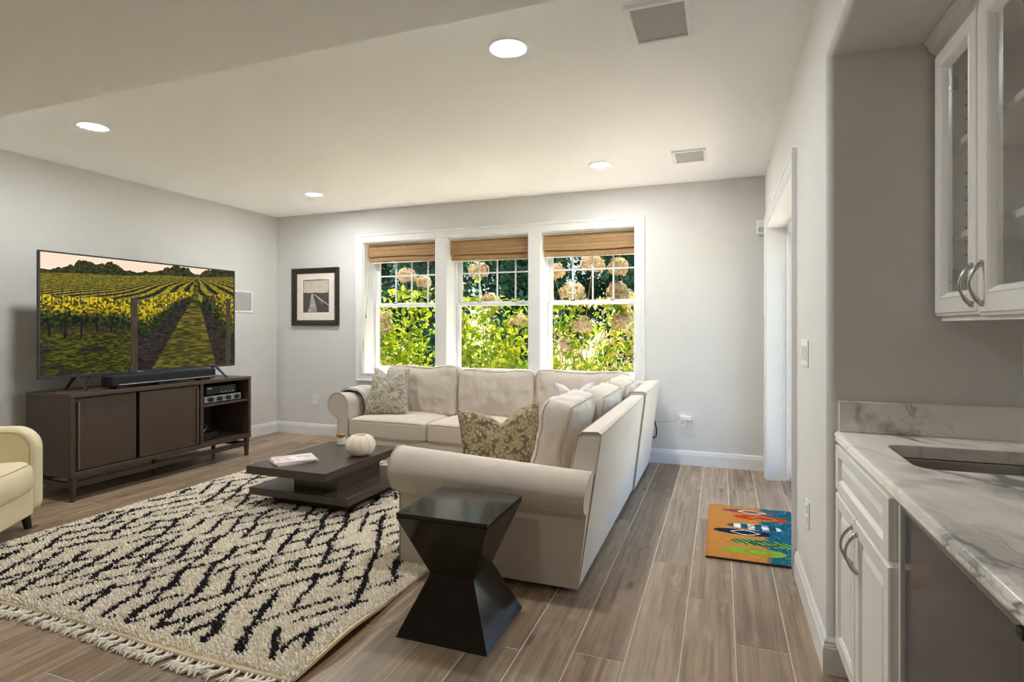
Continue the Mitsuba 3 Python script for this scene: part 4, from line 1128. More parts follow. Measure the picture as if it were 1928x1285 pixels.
# arms: rolled cross-section (p outward, z)
def arm_poly(r=0.114, zc=0.517, w=0.112):
    body = Polygon([(0.0, 0.03), (0.0, zc), (-w, zc), (-w, 0.03)])
    return unary_union([body, Point(0.0, zc).buffer(r, 24)]).buffer(0.035, 12).buffer(-0.035, 12).simplify(0.0006)
AP = arm_poly()
def arm_mesh(poly, length, seg, place):
    c = np.array(poly.exterior.coords)[:-1]
    area = 0.5 * np.sum(c[:, 0] * np.roll(c[:, 1], -1) - np.roll(c[:, 0], -1) * c[:, 1])
    if area < 0: c = c[::-1]
    ts = np.linspace(0, 1, seg + 1); V, Fq = [], []
    for t in ts:
        s = t * length
        for p, z in c:
            drop = 0.050 * t * max(0.0, (z - 0.3) / 0.33)
            V.append(place(p * (1.0 - 0.10 * t * (p > 0)), s, z - drop))
    n_ = len(c)
    for i in range(seg):
        for j in range(n_):
            a, b = i * n_ + j, i * n_ + (j + 1) % n_
            Fq.append([a, b, b + n_]); Fq.append([a, b + n_, a + n_])
    cap, cf = trimesh.creation.triangulate_polygon(Polygon(c), engine="earcut")
    o = len(V)
    for t in (0, 1):
        for p, z in cap:
            drop = 0.050 * t * max(0.0, (z - 0.3) / 0.33)
            V.append(place(p * (1.0 - 0.10 * t * (p > 0)), t * length, z - drop))
    for f in cf: Fq.append([o + f[0], o + f[1], o + f[2]])
    for f in cf: Fq.append([o + len(cap) + f[0], o + len(cap) + f[2], o + len(cap) + f[1]])
    m = tm(np.array(V), np.array(Fq)); m.fix_normals()
    pip = tube([place(p, -0.001, z) for p, z in c[::1]], 0.0045, 6, closed=True)
    return m, pip
# near arm along x, its outer side towards the viewer
m, pip = arm_mesh(AP, 1.015, 10, lambda p, s, z: (-1.575 + s * (0.946 + 0.12 * z) / 1.015, 2.562 - p, z))
a1 = part(sofa, "arm", m, SF, 40); part(a1, "piping", pip, SP, True)
m, pip = arm_mesh(AP, 0.66, 8, lambda p, s, z: (-3.405 - p, 4.435 + s, z))
a2 = part(sofa, "arm", m, SF, 40); part(a2, "piping", pip, SP, True)
# base and backs
part(sofa, "base", cat(rbox((-1.545, 2.70, 0.035), (-0.66, 4.62, 0.225), 0.012, 2), rbox((-3.26, 4.455, 0.035), (-0.66, 5.15, 0.225), 0.012, 2)), SF)
def back_prism(y0, y1, x_bot, x_top, zt, thick_b, thick_t, slant):
    """back along y: rear face leans outwards to x_top at the top; near end slants"""
    prof = [(x_bot, 0.03), (x_top, zt - 0.012), (x_top - 0.014, zt), (x_top - thick_t + 0.02, zt - 0.004), (x_top - thick_t, zt - 0.02), (x_bot - thick_b, 0.03)]
    V = []
    for yy, s in ((y0, 1), (y1, 0)):
        for x, z in prof: V.append([x, yy + s * slant * z / zt, z])
    n_ = len(prof)
    Q = [[i, (i + 1) % n_, (i + 1) % n_ + n_, i + n_] for i in range(n_)]
    Fq = [[a, b, c] for a, b, c, d in Q] + [[a, c, d] for a, b, c, d in Q]
    Fq += [[0, i + 1, i] for i in range(1, n_ - 1)] + [[n_, n_ + i, n_ + i + 1] for i in range(1, n_ - 1)]
    m = tm(V, np.array(Fq)); m.fix_normals()
    lines = [tube([V[1], V[1 + n_]], 0.004, 6), tube([V[4], V[4 + n_]], 0.004, 6), tube([V[0], V[1], V[2], V[3], V[4], [V[4][0] * .55 + V[5][0] * .45, V[4][1] * .55 + V[5][1] * .45, V[4][2] * .55 + V[5][2] * .45]], 0.0045, 6)]
    return m, cat(*lines)
m, pip = back_prism(2.563, 4.27, -0.625, -0.535, 0.748, 0.15, 0.115, 0.10)
b1 = part(sofa, "back", m, SF, 30); part(b1, "piping", pip, SP, True)
m, pip = back_prism(4.27, 5.26, -0.612, -0.523, 0.770, 0.16, 0.13, 0.0)
b2 = part(sofa, "back", m, SF, 30); part(b2, "piping", pip, SP, True)
b3 = part(sofa, "back", rbox((-3.40, 5.09, 0.035), (-0.60, 5.255, 0.762), 0.025, 3), SF)
# seat cushions
for i, (x0, x1) in enumerate(((-3.285, -2.465), (-2.455, -1.70))):
    soft_cushion(sofa, "seat_cushion", (x1 - x0, 0.72, 0.165), ((x0 + x1) / 2, 4.785, 0.310), seed=3 + i, puff=(0.004, 0.006, 0.035), r=0.03, seam_axis=2, nx=(16, 14, 5), wr=0.003)
soft_cushion(sofa, "seat_cushion", (0.98, 0.90, 0.165), (-1.20, 4.70, 0.312), seed=5, puff=(0.004, 0.006, 0.03), r=0.03, seam_axis=2, nx=(12, 12, 5), wr=0.003)
for i, (y0, y1) in enumerate(((2.690, 3.47), (3.48, 4.24))):
    soft_cushion(sofa, "seat_cushion", (0.84, y1 - y0, 0.165), (-1.15, (y0 + y1) / 2, 0.312), seed=6 + i, puff=(0.006, 0.004, 0.03), r=0.03, seam_axis=2, nx=(12, 12, 5), wr=0.003)
# back cushions on the window side
for i, (x0, x1, yy, zt) in enumerate(((-3.185, -2.385, 4.985, 0.872), (-2.380, -1.610, 4.985, 0.850), (-1.600, -0.735, 4.985, 0.862))):
    soft_cushion(sofa, "back_cushion", (x1 - x0, 0.17, zt - 0.37), ((x0 + x1) / 2, yy, (zt + 0.37) / 2), rx=-0.10, seed=20 + i, puff=(0.014, 0.050, 0.012), r=0.055, wr=0.013, top_sag=0.026, nx=(34, 6, 28), corner=0.055)
# back cushions on the right side, seen end on
for i, (y0, y1, zt, xo) in enumerate(((2.925, 3.535, 0.850, 0.0), (3.555, 4.17, 0.835, 0.06), (4.19, 4.80, 0.845, 0.095))):
    soft_cushion(sofa, "back_cushion", (0.165, y1 - y0, zt - 0.395), (-0.865 + xo, (y0 + y1) / 2, (zt + 0.395) / 2), ry=0.22, seed=30 + i, puff=(0.045, 0.012, 0.012), r=0.04, seam_axis=0, nx=(6, 28, 24), wr=0.010, top_sag=0.0, corner=0.06)
for (x, y) in ((-1.50, 2.72), (-0.72, 2.64), (-0.69, 4.22), (-3.35, 4.50), (-2.0, 4.52), (-0.70, 5.18), (-3.35, 5.18)):
    zf = 0.018 if x < RX1 and y < RY1 else 0.0
    part(sofa, "foot", lathe([(0.0005, zf), (0.024, zf), (0.028, 0.036), (0.0005, 0.036)], 12, (x, y, 0)), "dark_leg")

# throw blanket folded over the far arm
k = thing("throw_blanket", "light grey knitted throw folded over the far rolled arm", "blanket")
ca = [(-3.545, 0.36), (-3.545, 0.47)] + [(-3.417 - 0.122 * math.cos(t), 0.522 + 0.122 * math.sin(t)) for t in np.linspace(0.0, 1.75, 10)] + [(-3.30, 0.632), (-3.265, 0.605), (-3.236, 0.56), (-3.222, 0.50), (-3.215, 0.43)]
ca = np.array(ca)
tg = np.gradient(ca, axis=0); tg /= np.linalg.norm(tg, axis=1, keepdims=True)
nr = np.stack([-tg[:, 1], tg[:, 0]], 1)
def throw_layer(y0, y1, off, th, seed):
    r = np.random.default_rng(seed); ny = 10
    V = []
    for lay in (0, 1):
        for i in range(len(ca)):
            for j in range(ny):
                t = j / (ny - 1)
                wob = 0.004 * math.sin(9 * t + i * 0.6 + seed)
                p = ca[i] + nr[i] * (off + lay * th + wob)
                V.append([p[0], y0 + (y1 - y0) * t + 0.010 * math.sin(i * 0.5), p[1] - 0.004])
    n_, Q = len(ca), []
    for lay in (0, 1):
        o = lay * n_ * ny
        for i in range(n_ - 1):
            for j in range(ny - 1):
                q = [o + i * ny + j, o + i * ny + j + 1, o + (i + 1) * ny + j + 1, o + (i + 1) * ny + j]
                Q.append(q if lay == 0 else q[::-1])
    o = n_ * ny
    for i in range(n_ - 1):
        for j in (0, ny - 1):
            Q.append([i * ny + j, (i + 1) * ny + j, o + (i + 1) * ny + j, o + i * ny + j])
    for i in (0, n_ - 1):
        for j in range(ny - 1):
            Q.append([i * ny + j, i * ny + j + 1, o + i * ny + j + 1, o + i * ny + j])
    m = tm(V, np.array(Q)); m.fix_normals()
    return m
put(k, cat(throw_layer(4.60, 4.94, 0.002, 0.009, 1), throw_layer(4.615, 4.93, 0.012, 0.010, 2)), "throw_fabric", 40)

# scatter pillows
def pillow(name, label, group, w, h, t, M, matname, seed, vdent=0.0, lean=0.0, taper=0.0, narrow=0.0):
    k = thing(name, label, "pillow", group)
    n_ = 26
    g_ = np.linspace(-1, 1, n_)
    U, Vv = np.meshgrid(g_, g_, indexing="ij")
    conc = 1 - 0.06 * (1 - np.abs(U) ** 2) * np.abs(Vv) ** 3
    def side(s):
        th = t * np.clip((1 - U ** 4), 0, 1) ** 0.55 * np.clip((1 - Vv ** 4), 0, 1) ** 0.55
        x = U * w / 2 * (1 - 0.06 * (1 - Vv ** 2) * np.abs(U) ** 3) * (1 - narrow * (Vv + 1) / 2)
        z = Vv * h / 2 * conc
        dn = vdent * np.exp(-(np.abs(U + lean) / 0.36) ** 1.25) * np.clip((Vv + 0.6) / 1.6, 0, 1) ** 1.3
        z = z - dn * h
        fold = 0.30 * dn * np.sign(1.0)
        nz = (meshkit.fbm(np.stack([U * 2.4, Vv * 2.4, np.full_like(U, seed + s)], -1), 3, seed) - 0.5) * 0.030
        y = s * (th + nz * np.clip(th / t, 0, 1)) - fold * 0.25 + taper * U * U
        return np.stack([x, y, z], -1).reshape(-1, 3)
    A, Bk = side(1), side(-1)
    Q = []
    for i in range(n_ - 1):
        for j in range(n_ - 1):
            q = [i * n_ + j, (i + 1) * n_ + j, (i + 1) * n_ + j + 1, i * n_ + j + 1]
            Q.append(q[::-1]); Q.append([a + n_ * n_ for a in q])
    m = tm(np.vstack([A, Bk]), np.array(Q))
    uv = np.stack([U.ravel() / 2 + .5, Vv.ravel() / 2 + .5], 1); uv = np.vstack([uv, uv])
    m = xf(m, M)
    part(k, "cover", m, matname, True, uv=uv)
    ed = [i * n_ for i in range(n_)] + [(n_ - 1) * n_ + j for j in range(1, n_)] + [i * n_ + n_ - 1 for i in range(n_ - 2, -1, -1)] + [j for j in range(n_ - 2, 0, -1)]
    P = np.asarray(m.vertices)[ed]; P2 = np.asarray(m.vertices)[[e + n_ * n_ for e in ed]]
    part(k, "seam", tube((P + P2) / 2, 0.004, 5, closed=True), matname if matname == "white_linen" else "sofa_piping", True)
    return k
pillow("throw_pillow", "gold and blue damask pillow with a chopped top by the far arm", None, 0.47, 0.47, 0.085, mat4((-3.02, 4.715, 0.625), rz=0.10, rx=-0.28), "pillow_blue", 3, vdent=0.30, narrow=0.22)
pillow("throw_pillow", "olive green damask pillow against the near back cushion", None, 0.50, 0.38, 0.085, mat4((-1.245, 3.165, 0.585), rz=0.38, rx=-0.25, ry=-0.10), "pillow_olive", 8, vdent=0.27, lean=-0.05)
pillow("throw_pillow", "plain white pillow with pointed corners tucked behind the side cushions", None, 0.36, 0.40, 0.07, mat4((-1.02, 4.10, 0.645), rz=0.5, rx=-0.2), "white_linen", 5, vdent=0.26, narrow=0.15)

# ================================================================== ARMCHAIR (mostly outside the frame on the left)
k = thing("armchair", "cream leather club chair cut off by the left edge", "armchair")
CA = math.radians(36)
CO = np.array([-3.825, 2.045, 0.0])                     # front face, local origin; local x = forward, y = towards its left arm
def chx(m):
    return xf(m, mat4(CO, CA))
# left arm: rounded slab, wrapped round the front by a band
arm2 = Polygon([(-0.80, 0.10), (-0.02, 0.10), (0.0, 0.16), (0.0, 0.46)] + [(-0.13 + 0.13 * math.cos(t), 0.50 + 0.135 * math.sin(t)) for t in np.linspace(0.0, math.pi / 2, 9)] + [(-0.30, 0.640), (-0.80, 0.655)])
def slab(poly, y0, y1, rad=0.03):
    """extruded side shape with rounded long edges"""
    steps = [(0, rad), (0.3 * rad, 0.3 * rad), (rad, 0), (y1 - y0 - rad, 0), (y1 - y0 - 0.3 * rad, 0.3 * rad), (y1 - y0, rad)]
    c0 = np.array(poly.exterior.coords)[:-1]
    if 0.5 * np.sum(c0[:, 0] * np.roll(c0[:, 1], -1) - np.roll(c0[:, 0], -1) * c0[:, 1]) < 0: c0 = c0[::-1]
    e = np.roll(c0, -1, 0) - np.roll(c0, 1, 0); nn_ = np.stack([e[:, 1], -e[:, 0]], 1); nn_ /= np.linalg.norm(nn_, axis=1, keepdims=True)
    V, Q = [], []
    for yy, ins in steps:
        c = c0 - nn_ * ins
        for p in c: V.append([p[0], y0 + yy, p[1]])
    n_ = len(c0)
    for i in range(len(steps) - 1):
        for j in range(n_):
            Q.append([i * n_ + j, i * n_ + (j + 1) % n_, (i + 1) * n_ + (j + 1) % n_, (i + 1) * n_ + j])
    Fq = [[a, b, c] for a, b, c, d in Q] + [[a, c, d] for a, b, c, d in Q]
    cap, cf = trimesh.creation.triangulate_polygon(Polygon([(V[i][0], V[i][2]) for i in range(n_)]), engine="earcut")
    for oy, st in ((y0, 0), (y1, 1)):
        o = len(V); V += [[p[0], oy, p[1]] for p in cap]; Fq += [[o + a, o + b, o + c] for a, b, c in cf]
    m = tm(V, np.array(Fq)); m.merge_vertices(); m.fix_normals()
    return m
for y0 in (0.235, -0.565):
    a = part(k, "arm", chx(slab(arm2, y0, y0 + 0.115)), "cream_leather", 50)
    inner = [(-0.78, 0.62)] + [(-0.30, 0.612)] + [(-0.135 + 0.105 * math.cos(t), 0.495 + 0.112 * math.sin(t)) for t in np.linspace(math.pi / 2, 0, 9)] + [(-0.03, 0.36)]
    yy = y0 - 0.0005 if y0 > 0 else y0 + 0.1155
    part(a, "seam", chx(tube([(x, yy, z) for x, z in inner], 0.0035, 6)), "leather_seam", True)
sc_m, sc_d = grid_cushion((0.66, 0.655, 0.19), 0.05, (0.03, 0.004, 0.03), 41, (14, 14, 5), 0.002)
sk_ = part(k, "seat_cushion", chx(xf(sc_m, mat4((-0.325, -0.107, 0.325), ry=-0.05))), "cream_leather", True)
ps = []
for s in (-1, 1):
    P = sc_d(loop_path(np.array((0.66, 0.655, 0.19)) / 2, 0.05, 2, s)); Mm = mat4((-0.325, -0.107, 0.325), ry=-0.05)
    ps.append(chx(tube(P @ Mm[:3, :3].T + Mm[:3, 3], 0.004, 6, closed=True)))
part(sk_, "piping", cat(*ps), "leather_seam", True)
part(k, "front_rail", chx(rbox((-0.70, -0.445, 0.10), (-0.004, 0.235, 0.27), 0.02, 3)), "cream_leather", 50)
part(k, "back", chx(rbox((-0.86, -0.565, 0.10), (-0.68, 0.35, 0.80), 0.06, 4)), "cream_leather", 50)
for (x, y) in ((-0.075, 0.275), (-0.10, -0.42), (-0.74, 0.22), (-0.74, -0.44)):
    part(k, "leg", chx(tube([(x, y, 0.108), (x + (0.015 if x > -.3 else -.015), y + 0.01, 0.0)], [0.027, 0.019], 14)), "dark_leg")

# ================================================================== ROMAN SHADES
for i, ((x0, x1), lab) in enumerate(zip(OP, ("left", "middle", "right"))):
    k = thing("roman_shade", f"raised bamboo roman shade in the {lab} window", "window shade", "bamboo shades")
    zb = (1.985, 1.962, 1.960)[i]; ys = 5.455
    sag = 0.006
    def fold(z0, z1, yo, th=0.010, bulge=0.012):
        n_ = 12; V = []
        xs = np.linspace(x0 + 0.010, x1 - 0.006, n_)
        prof = [(0, z1), (-bulge * .5, z1 * .5 + z0 * .5), (-bulge, z0 + 0.008), (-bulge * .6, z0), (th, z0 + 0.002), (th, z1)]
        for x in xs:
            s_ = sag * math.sin((x - x0) / (x1 - x0) * math.pi * 1.5 + i)
            for yy, zz_ in prof: V.append([x, ys + yo + yy, zz_ + s_ * (z1 - zz_) / (z1 - z0)])
        m_ = len(prof); Q = []
        for a in range(n_ - 1):
            for b in range(m_):
                c_ = (b + 1) % m_
                Q.append([a * m_ + b, a * m_ + c_, (a + 1) * m_ + c_, (a + 1) * m_ + b])
        Fq = [[a, b, c] for a, b, c, d in Q] + [[a, c, d] for a, b, c, d in Q]
        for o in (0, (n_ - 1) * m_): Fq += [[o, o + b, o + b + 1] for b in range(1, m_ - 1)]
        m = tm(V, np.array(Fq)); m.fix_normals(); return m
    part(k, "valance", fold(zb + 0.060, ZH - 0.022, -0.012), "bamboo", 40)
    part(k, "fold", fold(zb, zb + 0.09, 0.006), "bamboo", 40)
    part(k, "bottom_bar", bx(x0 + 0.02, x1 - 0.01, ys + 0.004, ys + 0.022, zb - 0.010, zb + 0.002, 0.003), "white_plastic")
    part(k, "headrail", bx(x0 + 0.008, x1 - 0.006, ys - 0.008, ys + 0.05, ZH - 0.026, ZH - 0.006, 0.003), "white_plastic")
k = thing("shade_cord", "thin pull cord hanging down the left window jamb", "cord")
cz = [(-3.735, 5.44, 2.0), (-3.742, 5.42, 1.7), (-3.752, 5.39, 1.42), (-3.765, 5.355, 1.1), (-3.775, 5.327, 0.95), (-3.79, 5.322, 0.62)]
part(k, "line", tube(cz, 0.0018, 5), "speaker_grille", True)
part(k, "tassel", lathe([(0.0005, -0.022), (0.006, -0.020), (0.0075, -0.004), (0.004, 0.014), (0.0005, 0.018)], 12, (-3.753, 5.386, 1.38)), "bronze")
part(k, "tassel", lathe([(0.0005, -0.008), (0.004, -0.006), (0.004, 0.006), (0.0005, 0.008)], 10, (-3.768, 5.348, 1.065)), "bronze")
k = thing("shade_cord", "thin cord hanging over the right window pane", "cord")
put(k, tube([(-0.83, 5.47, 1.98), (-0.825, 5.47, 1.85), (-0.812, 5.475, 1.70), (-0.80, 5.475, 1.56)], 0.0022, 5), "gasket", True)

# ================================================================== DOORMAT
k = thing("doormat", "coir doormat printed with surfboards by the sliding door", "doormat")
gxm, gym = np.linspace(MX0, 0.498, 150), np.linspace(MY0, 4.185, 240)
v, q = cube_grid(gxm[::30].tolist() + [gxm[-1]], gym[::40].tolist() + [gym[-1]], [0.0005, 0.012])
part(k, "backing", tm(v, q), "gasket", False)
mrng = np.random.default_rng(5)
nm = 42000
px, py = mrng.uniform(MX0, 0.498, nm), mrng.uniform(MY0, 4.185, nm)
a = mrng.uniform(0, 2 * np.pi, nm); ln_ = mrng.uniform(0.002, 0.007, nm); w2 = 0.0016
bx_, by_ = np.cos(a), np.sin(a)
Vm = np.stack([np.stack([px - by_ * w2, py + bx_ * w2, np.full(nm, 0.011)], -1), np.stack([px + by_ * w2, py - bx_ * w2, np.full(nm, 0.011)], -1), np.stack([px + bx_ * ln_, py + by_ * ln_, mrng.uniform(0.013, 0.019, nm)], -1)], 1)
part(k, "coir_pile", tm(Vm.reshape(-1, 3), np.arange(nm * 3).reshape(-1, 3)), "coir_print", False, kind="stuff")
v, q = cube_grid(gxm[::3], gym[::3], [0.010, 0.0135])
part(k, "coir_mat", tm(v, q), "coir_print", False)

# ================================================================== BAR NICHE: base cabinet, cooler, worktop, sink, glass cabinet
YE = 2.308
WH = "cabinet_white"
def panel_front(parent, name, y0, y1, z0, z1, x, t=0.020, fr=0.062, rail=None):
    """raised-panel front facing -x"""
    rail = rail or fr
    k = part(parent, name, cat(ring(y0 + fr, y1 - fr, z0 + rail, z1 - rail, [(0, 0.004), (0.004, 0.013), (0.010, t - 0.002), (0.014, t), (fr - 0.004, t), (fr, t - 0.004), (fr, 0), (0, 0)], "yzx", x, flip=True) if abs(fr - rail) < 1e-6 else ring2(y0, y1, z0, z1, fr, rail, t, x)), WH, False)
    return k
def ring2(y0, y1, z0, z1, fr, rail, t, x):
    """frame with unlike stile and rail widths"""
    ms = [bx(x - t, x, y0, y0 + fr, z0, z1, 0.003), bx(x - t, x, y1 - fr, y1, z0, z1, 0.003), bx(x - t, x, y0 + fr - 0.002, y1 - fr + 0.002, z0, z0 + rail, 0.003), bx(x - t, x, y0 + fr - 0.002, y1 - fr + 0.002, z1 - rail, z1, 0.003)]
    b = ring(y0 + fr + 0.008, y1 - fr - 0.008, z0 + rail + 0.008, z1 - rail - 0.008, [(0, 0.004), (0.003, 0.010), (0.008, t - 0.003), (0.010, t - 0.004), (0.010, 0.002), (0, 0.002)], "yzx", x, flip=True)
    return cat(*ms, b)
def raised(parent, y0, y1, z0, z1, x, h=0.012):
    v = []
    for i_, hh_ in ((0, 0.003), (0.004, 0.005), (0.022, h), (0.022, h)):
        v += [[x - hh_, y0 + i_, z0 + i_], [x - hh_, y1 - i_, z0 + i_], [x - hh_, y1 - i_, z1 - i_], [x - hh_, y0 + i_, z1 - i_]]
    q = []
    for o in (0, 4):
        for i_ in range(4):
            q.append([o + i_, o + (i_ + 1) % 4, o + 4 + (i_ + 1) % 4, o + 4 + i_])
    q.append([8, 9, 10, 11])
    return part(parent, "raised_panel", tm(v, np.array(q)), WH, False)
def arch_handle(parent, p0, p1, out, label=None):
    """cast pull: two flared feet and an arched bar; out: direction away from the door"""
    p0, p1, out = np.array(p0), np.array(p1), np.array(out)
    ts = np.linspace(0, 1, 17)
    path = [p0 * (1 - t) + p1 * t + out * (0.004 + 0.028 * math.sin(math.pi * t) ** 0.8) for t in ts]
    rad = 0.0042 + 0.0028 * np.abs(np.cos(np.pi * ts)) ** 4
    ms = [tube(path, rad, 8)]
    for p in (p0, p1):
        s = trimesh.creation.icosphere(2, 0.0085); s.apply_translation(p + out * 0.003); ms.append(s)
    return part(parent, "handle", cat(*ms), "chrome", True, label="arched metal pull")

bc = thing("base_cabinet", "white base cabinet with a drawer front above two panelled doors", "cabinet")
XF = 0.402
YB0 = 1.596
part(bc, "body", cat(bx(XF + 0.002, XF + 0.02, YB0, 2.300, 0.10, 0.840, 0.002), bx(XF + 0.018, 0.99, YB0, YB0 + 0.018, 0.10, 0.840, 0.002), bx(XF + 0.018, 0.99, 2.282, 2.300, 0.10, 0.840, 0.002), bx(XF + 0.018, 0.99, YB0, 2.300, 0.10, 0.12, 0.002), bx(0.975, 0.99, YB0, 2.300, 0.10, 0.840, 0.002), bx(XF + 0.06, 0.99, YB0, 2.300, 0.0, 0.10, 0.002)), WH)
df_ = panel_front(bc, "drawer_front", YB0 + 0.018, 2.296, 0.675, 0.832, XF + 0.002, fr=0.052, rail=0.036)
raised(df_, YB0 + 0.078, 2.236, 0.719, 0.788, XF - 0.002, 0.010)
ymid = 1.985
for (ya, yb, hy) in ((ymid + 0.002, 2.296, 2.015), (YB0 + 0.018, ymid - 0.002, 1.945)):
    d_ = panel_front(bc, "door", ya, yb, 0.115, 0.662, XF + 0.002, fr=0.058)
    raised(d_, ya + 0.056, yb - 0.056, 0.171, 0.606, XF - 0.002, 0.012)
    arch_handle(d_, (XF - 0.018, hy, 0.628), (XF - 0.018, hy, 0.515), (-1, 0, 0))
wc = thing("wine_cooler", "undercounter cooler with a dark glass door beside the base cabinet", "wine cooler")
part(wc, "body", bx(XF + 0.03, 0.98, 0.955, 1.590, 0.0, 0.835, 0.004), "black_plastic")
gd = part(wc, "door", bx(XF + 0.006, XF + 0.032, 1.005, 1.575, 0.05, 0.812, 0.004), "charcoal_glass", label="dark glass door")
part(gd, "frame_strip", cat(bx(XF + 0.002, XF + 0.034, 1.005, 1.575, 0.812, 0.828, 0.003), bx(XF + 0.002, XF + 0.034, 0.975, 1.008, 0.05, 0.828, 0.003)), "steel")
part(gd, "latch", cat(bx(XF - 0.006, XF + 0.004, 0.990, 1.012, 0.808, 0.824, 0.003)), "black_plastic")
b2c = thing("base_cabinet", "white base cabinet beside the cooler, out of view towards the viewer", "cabinet")
part(b2c, "body", bx(XF + 0.002, 0.99, -0.60, 0.95, 0.0, 0.845, 0.003), WH)

ct = thing("worktop", "white marble worktop with grey veins along the bar niche", "worktop")
ZC = 0.878
slab_p = sbox(0.0, -0.60, 0.615, YE)                  # local x from the front edge
SX0, SX1, SY0, SY1 = 0.105, 0.49, 1.765, 2.10
sink_hole = sbox(SX0, SY0, SX1, SY1).buffer(-0.05).buffer(0.05, 8)
def slab_mesh():
    """worktop with an ogee front edge and a hole for the sink"""
    outer = slab_p.difference(sink_hole)
    m = extrude(sbox(0.02, -0.60, 0.615, YE).difference(sink_hole), 0.038, "xyz", ZC - 0.038)
    pr = [(0.022, ZC), (0.010, ZC - 0.001), (0.004, ZC - 0.005), (0.001, ZC - 0.011), (0.0, ZC - 0.016), (0.004, ZC - 0.019), (0.006, ZC - 0.021), (0.003, ZC - 0.026), (0.002, ZC - 0.031), (0.005, ZC - 0.036), (0.010, ZC - 0.038), (0.022, ZC - 0.038)]
    V = [[x, y, z] for y in (-0.60, YE) for x, z in pr]; n_ = len(pr)
    Q = [[i, (i + 1), (i + 1) + n_, i + n_] for i in range(n_ - 1)]
    e = tm(V, np.array(Q))
    return m, e
m_, e_ = slab_mesh()
sh = lambda m: xf(m, mat4((0.382, 0, 0)))
put(ct, sh(m_), "marble", False)
part(ct, "front_edge", sh(e_), "marble", 60)
part(ct, "sink_rim", sh(extrude(sink_hole.buffer(0.001).difference(sink_hole.buffer(-0.002)), 0.036, "xyz", ZC - 0.0375)), "marble", 40)
k = thing("backsplash", "low marble backsplash against the niche end wall", "backsplash")
put(k, bx(0.395, 0.98, YE - 0.022, YE, ZC, 0.988, 0.003), "marble")
part(k, "rear_splash", bx(0.972, 0.998, -0.60, YE - 0.02, ZC, 0.988, 0.003), "marble")
k = thing("sink", "undermount stainless steel sink set in the marble worktop", "sink")
bowl_o = sink_hole.buffer(0.004); 
def bowl():
    zs = [(0.006, ZC - 0.0385), (-0.002, ZC - 0.045), (-0.006, ZC - 0.16), (-0.03, ZC - 0.185), (-0.12, ZC - 0.19)]
    V, n_ = [], 60; Q = []
    for ins, z in zs:
        c = sink_hole.buffer(ins)
        ring_ = c.exterior
        for t in np.linspace(0, 1, n_, endpoint=False):
            # same parameter on every level, by angle from the centre
            a = 2 * math.pi * t
            cx, cy = (SX0 + SX1) / 2, (SY0 + SY1) / 2
            from shapely.geometry import LineString
            hit = LineString([(cx, cy), (cx + 3 * math.cos(a), cy + 3 * math.sin(a))]).intersection(ring_)
            V.append([hit.x, hit.y, z])
    for i in range(len(zs) - 1):
        for j in range(n_):
            Q.append([i * n_ + j, i * n_ + (j + 1) % n_, (i + 1) * n_ + (j + 1) % n_, (i + 1) * n_ + j])
    Fq = [[a, b, c] for a, b, c, d in Q] + [[a, c, d] for a, b, c, d in Q]
    o = (len(zs) - 1) * n_; V.append([(SX0 + SX1) / 2, (SY0 + SY1) / 2, zs[-1][1]])
    Fq += [[o + j, o + (j + 1) % n_, len(V) - 1] for j in range(n_)]
    return tm(V, np.array(Fq))
part(k, "bowl", sh(bowl()), "steel", 50)
part(k, "drain", lathe([(0.0005, 0.0), (0.03, 0.0), (0.042, 0.003), (0.044, 0.0)], 24, (0.382 + 0.2975, 1.9425, ZC - 0.189)), "chrome")

uc = thing("wall_cabinet", "white wall cabinet with glazed doors above the worktop", "cabinet")
XU = 0.675
UZ0, UZ1 = 1.288, 2.165
UY0, UY1 = 1.05, 2.286
part(uc, "body", cat(bx(XU + 0.022, 0.99, UY1 - 0.018, UY1, UZ0, UZ1, 0.002), bx(XU + 0.022, 0.99, UY0, UY0 + 0.018, UZ0, UZ1, 0.002), bx(XU + 0.022, 0.99, UY0, UY1, UZ0, UZ0 + 0.018, 0.002), bx(XU + 0.022, 0.99, UY0, UY1, UZ1 - 0.018, UZ1, 0.002), bx(0.972, 0.985, UY0, UY1, UZ0, UZ1, 0.002)), WH)
part(uc, "light_rail", bx(XU + 0.018, XU + 0.04, UY0, UY1 - 0.01, UZ0 - 0.018, UZ0 + 0.004, 0.004), WH)
CROWN = [(0, 0), (-0.006, 0.0), (-0.006, 0.006), (-0.010, 0.008), (-0.010, 0.012), (-0.014, 0.016), (-0.022, 0.022), (-0.030, 0.031), (-0.034, 0.040), (-0.034, 0.044), (-0.039, 0.045), (-0.041, 0.056), (0, 0.056)]
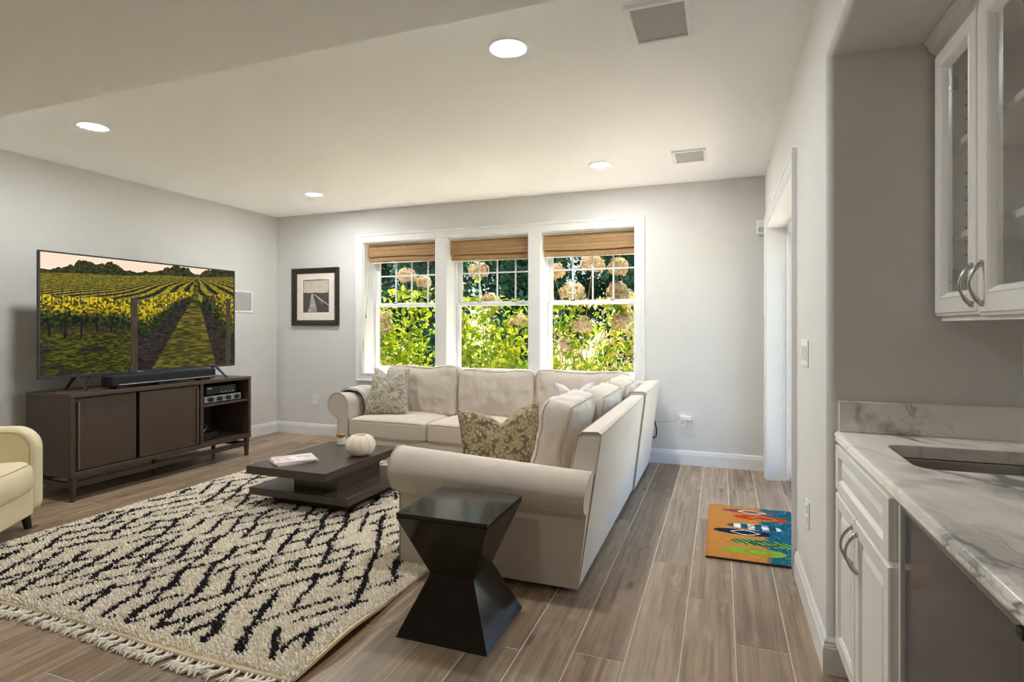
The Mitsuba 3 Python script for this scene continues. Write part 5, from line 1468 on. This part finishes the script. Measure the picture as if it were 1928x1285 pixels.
def crown():
    V = []; n_ = len(CROWN)
    for y in (UY0, UY1 + 0.02):
        for dx_, z in CROWN: V.append([XU + 0.020 + dx_, y, UZ1 - 0.002 + z * 1.15])
    Q = [[i, (i + 1) % n_, (i + 1) % n_ + n_, i + n_] for i in range(n_)]
    m = tm(V, np.array(Q)); return m
part(uc, "crown_moulding", crown(), WH, False)
yd = 1.938
for j, (ya, yb, hy) in enumerate(((yd + 0.002, UY1 - 0.002, yd + 0.034), (1.40, yd - 0.002, yd - 0.034))):
    fr = 0.076 if j == 0 else 0.080
    d_ = part(uc, "door", ring(ya + fr, yb - fr, UZ0 + 0.076, UZ1 - 0.076, [(0, 0.002), (0.004, 0.008), (0.012, 0.017), (0.018, 0.022), (0.022, 0.020), (fr - 0.010, 0.020), (fr - 0.006, 0.016), (fr, 0.014), (fr, 0), (0, 0)], "yzx", XU + 0.020, flip=True), WH, False)
    part(d_, "pane", sharp(XU + 0.0160, XU + 0.0165, ya + fr - 0.006, yb - fr + 0.006, UZ0 + 0.07, UZ1 - 0.07), "cabinet_glass", False)
    arch_handle(d_, (XU + 0.001, hy, 1.428), (XU + 0.001, hy, 1.316), (-1, 0, 0))
d_ = part(uc, "door", ring(UY0 + 0.08, 1.396 - 0.08, UZ0 + 0.076, UZ1 - 0.076, [(0, 0.002), (0.004, 0.008), (0.012, 0.017), (0.018, 0.022), (0.022, 0.020), (0.074, 0.020), (0.08, 0.014), (0.08, 0), (0, 0)], "yzx", XU + 0.020, flip=True), WH, False)
for z in (1.548, 1.850):
    part(uc, "shelf", bx(XU + 0.05, 0.97, UY0 + 0.02, UY1 - 0.02, z - 0.011, z + 0.011, 0.002), WH)
for z in np.arange(1.40, 2.10, 0.045):
    part(uc, "pin_hole", extrude(Point(XU + 0.085, float(z)).buffer(0.0028, 4), 0.0012, "xzy", UY1 - 0.0190), "gasket", False)
for z in (1.42, 2.06):
    part(uc, "hinge", cat(bx(XU + 0.022, XU + 0.060, UY1 - 0.032, UY1 - 0.017, z - 0.024, z + 0.024, 0.002), bx(XU + 0.022, XU + 0.034, UY1 - 0.06, UY1 - 0.03, z - 0.020, z + 0.020, 0.004)), "steel")
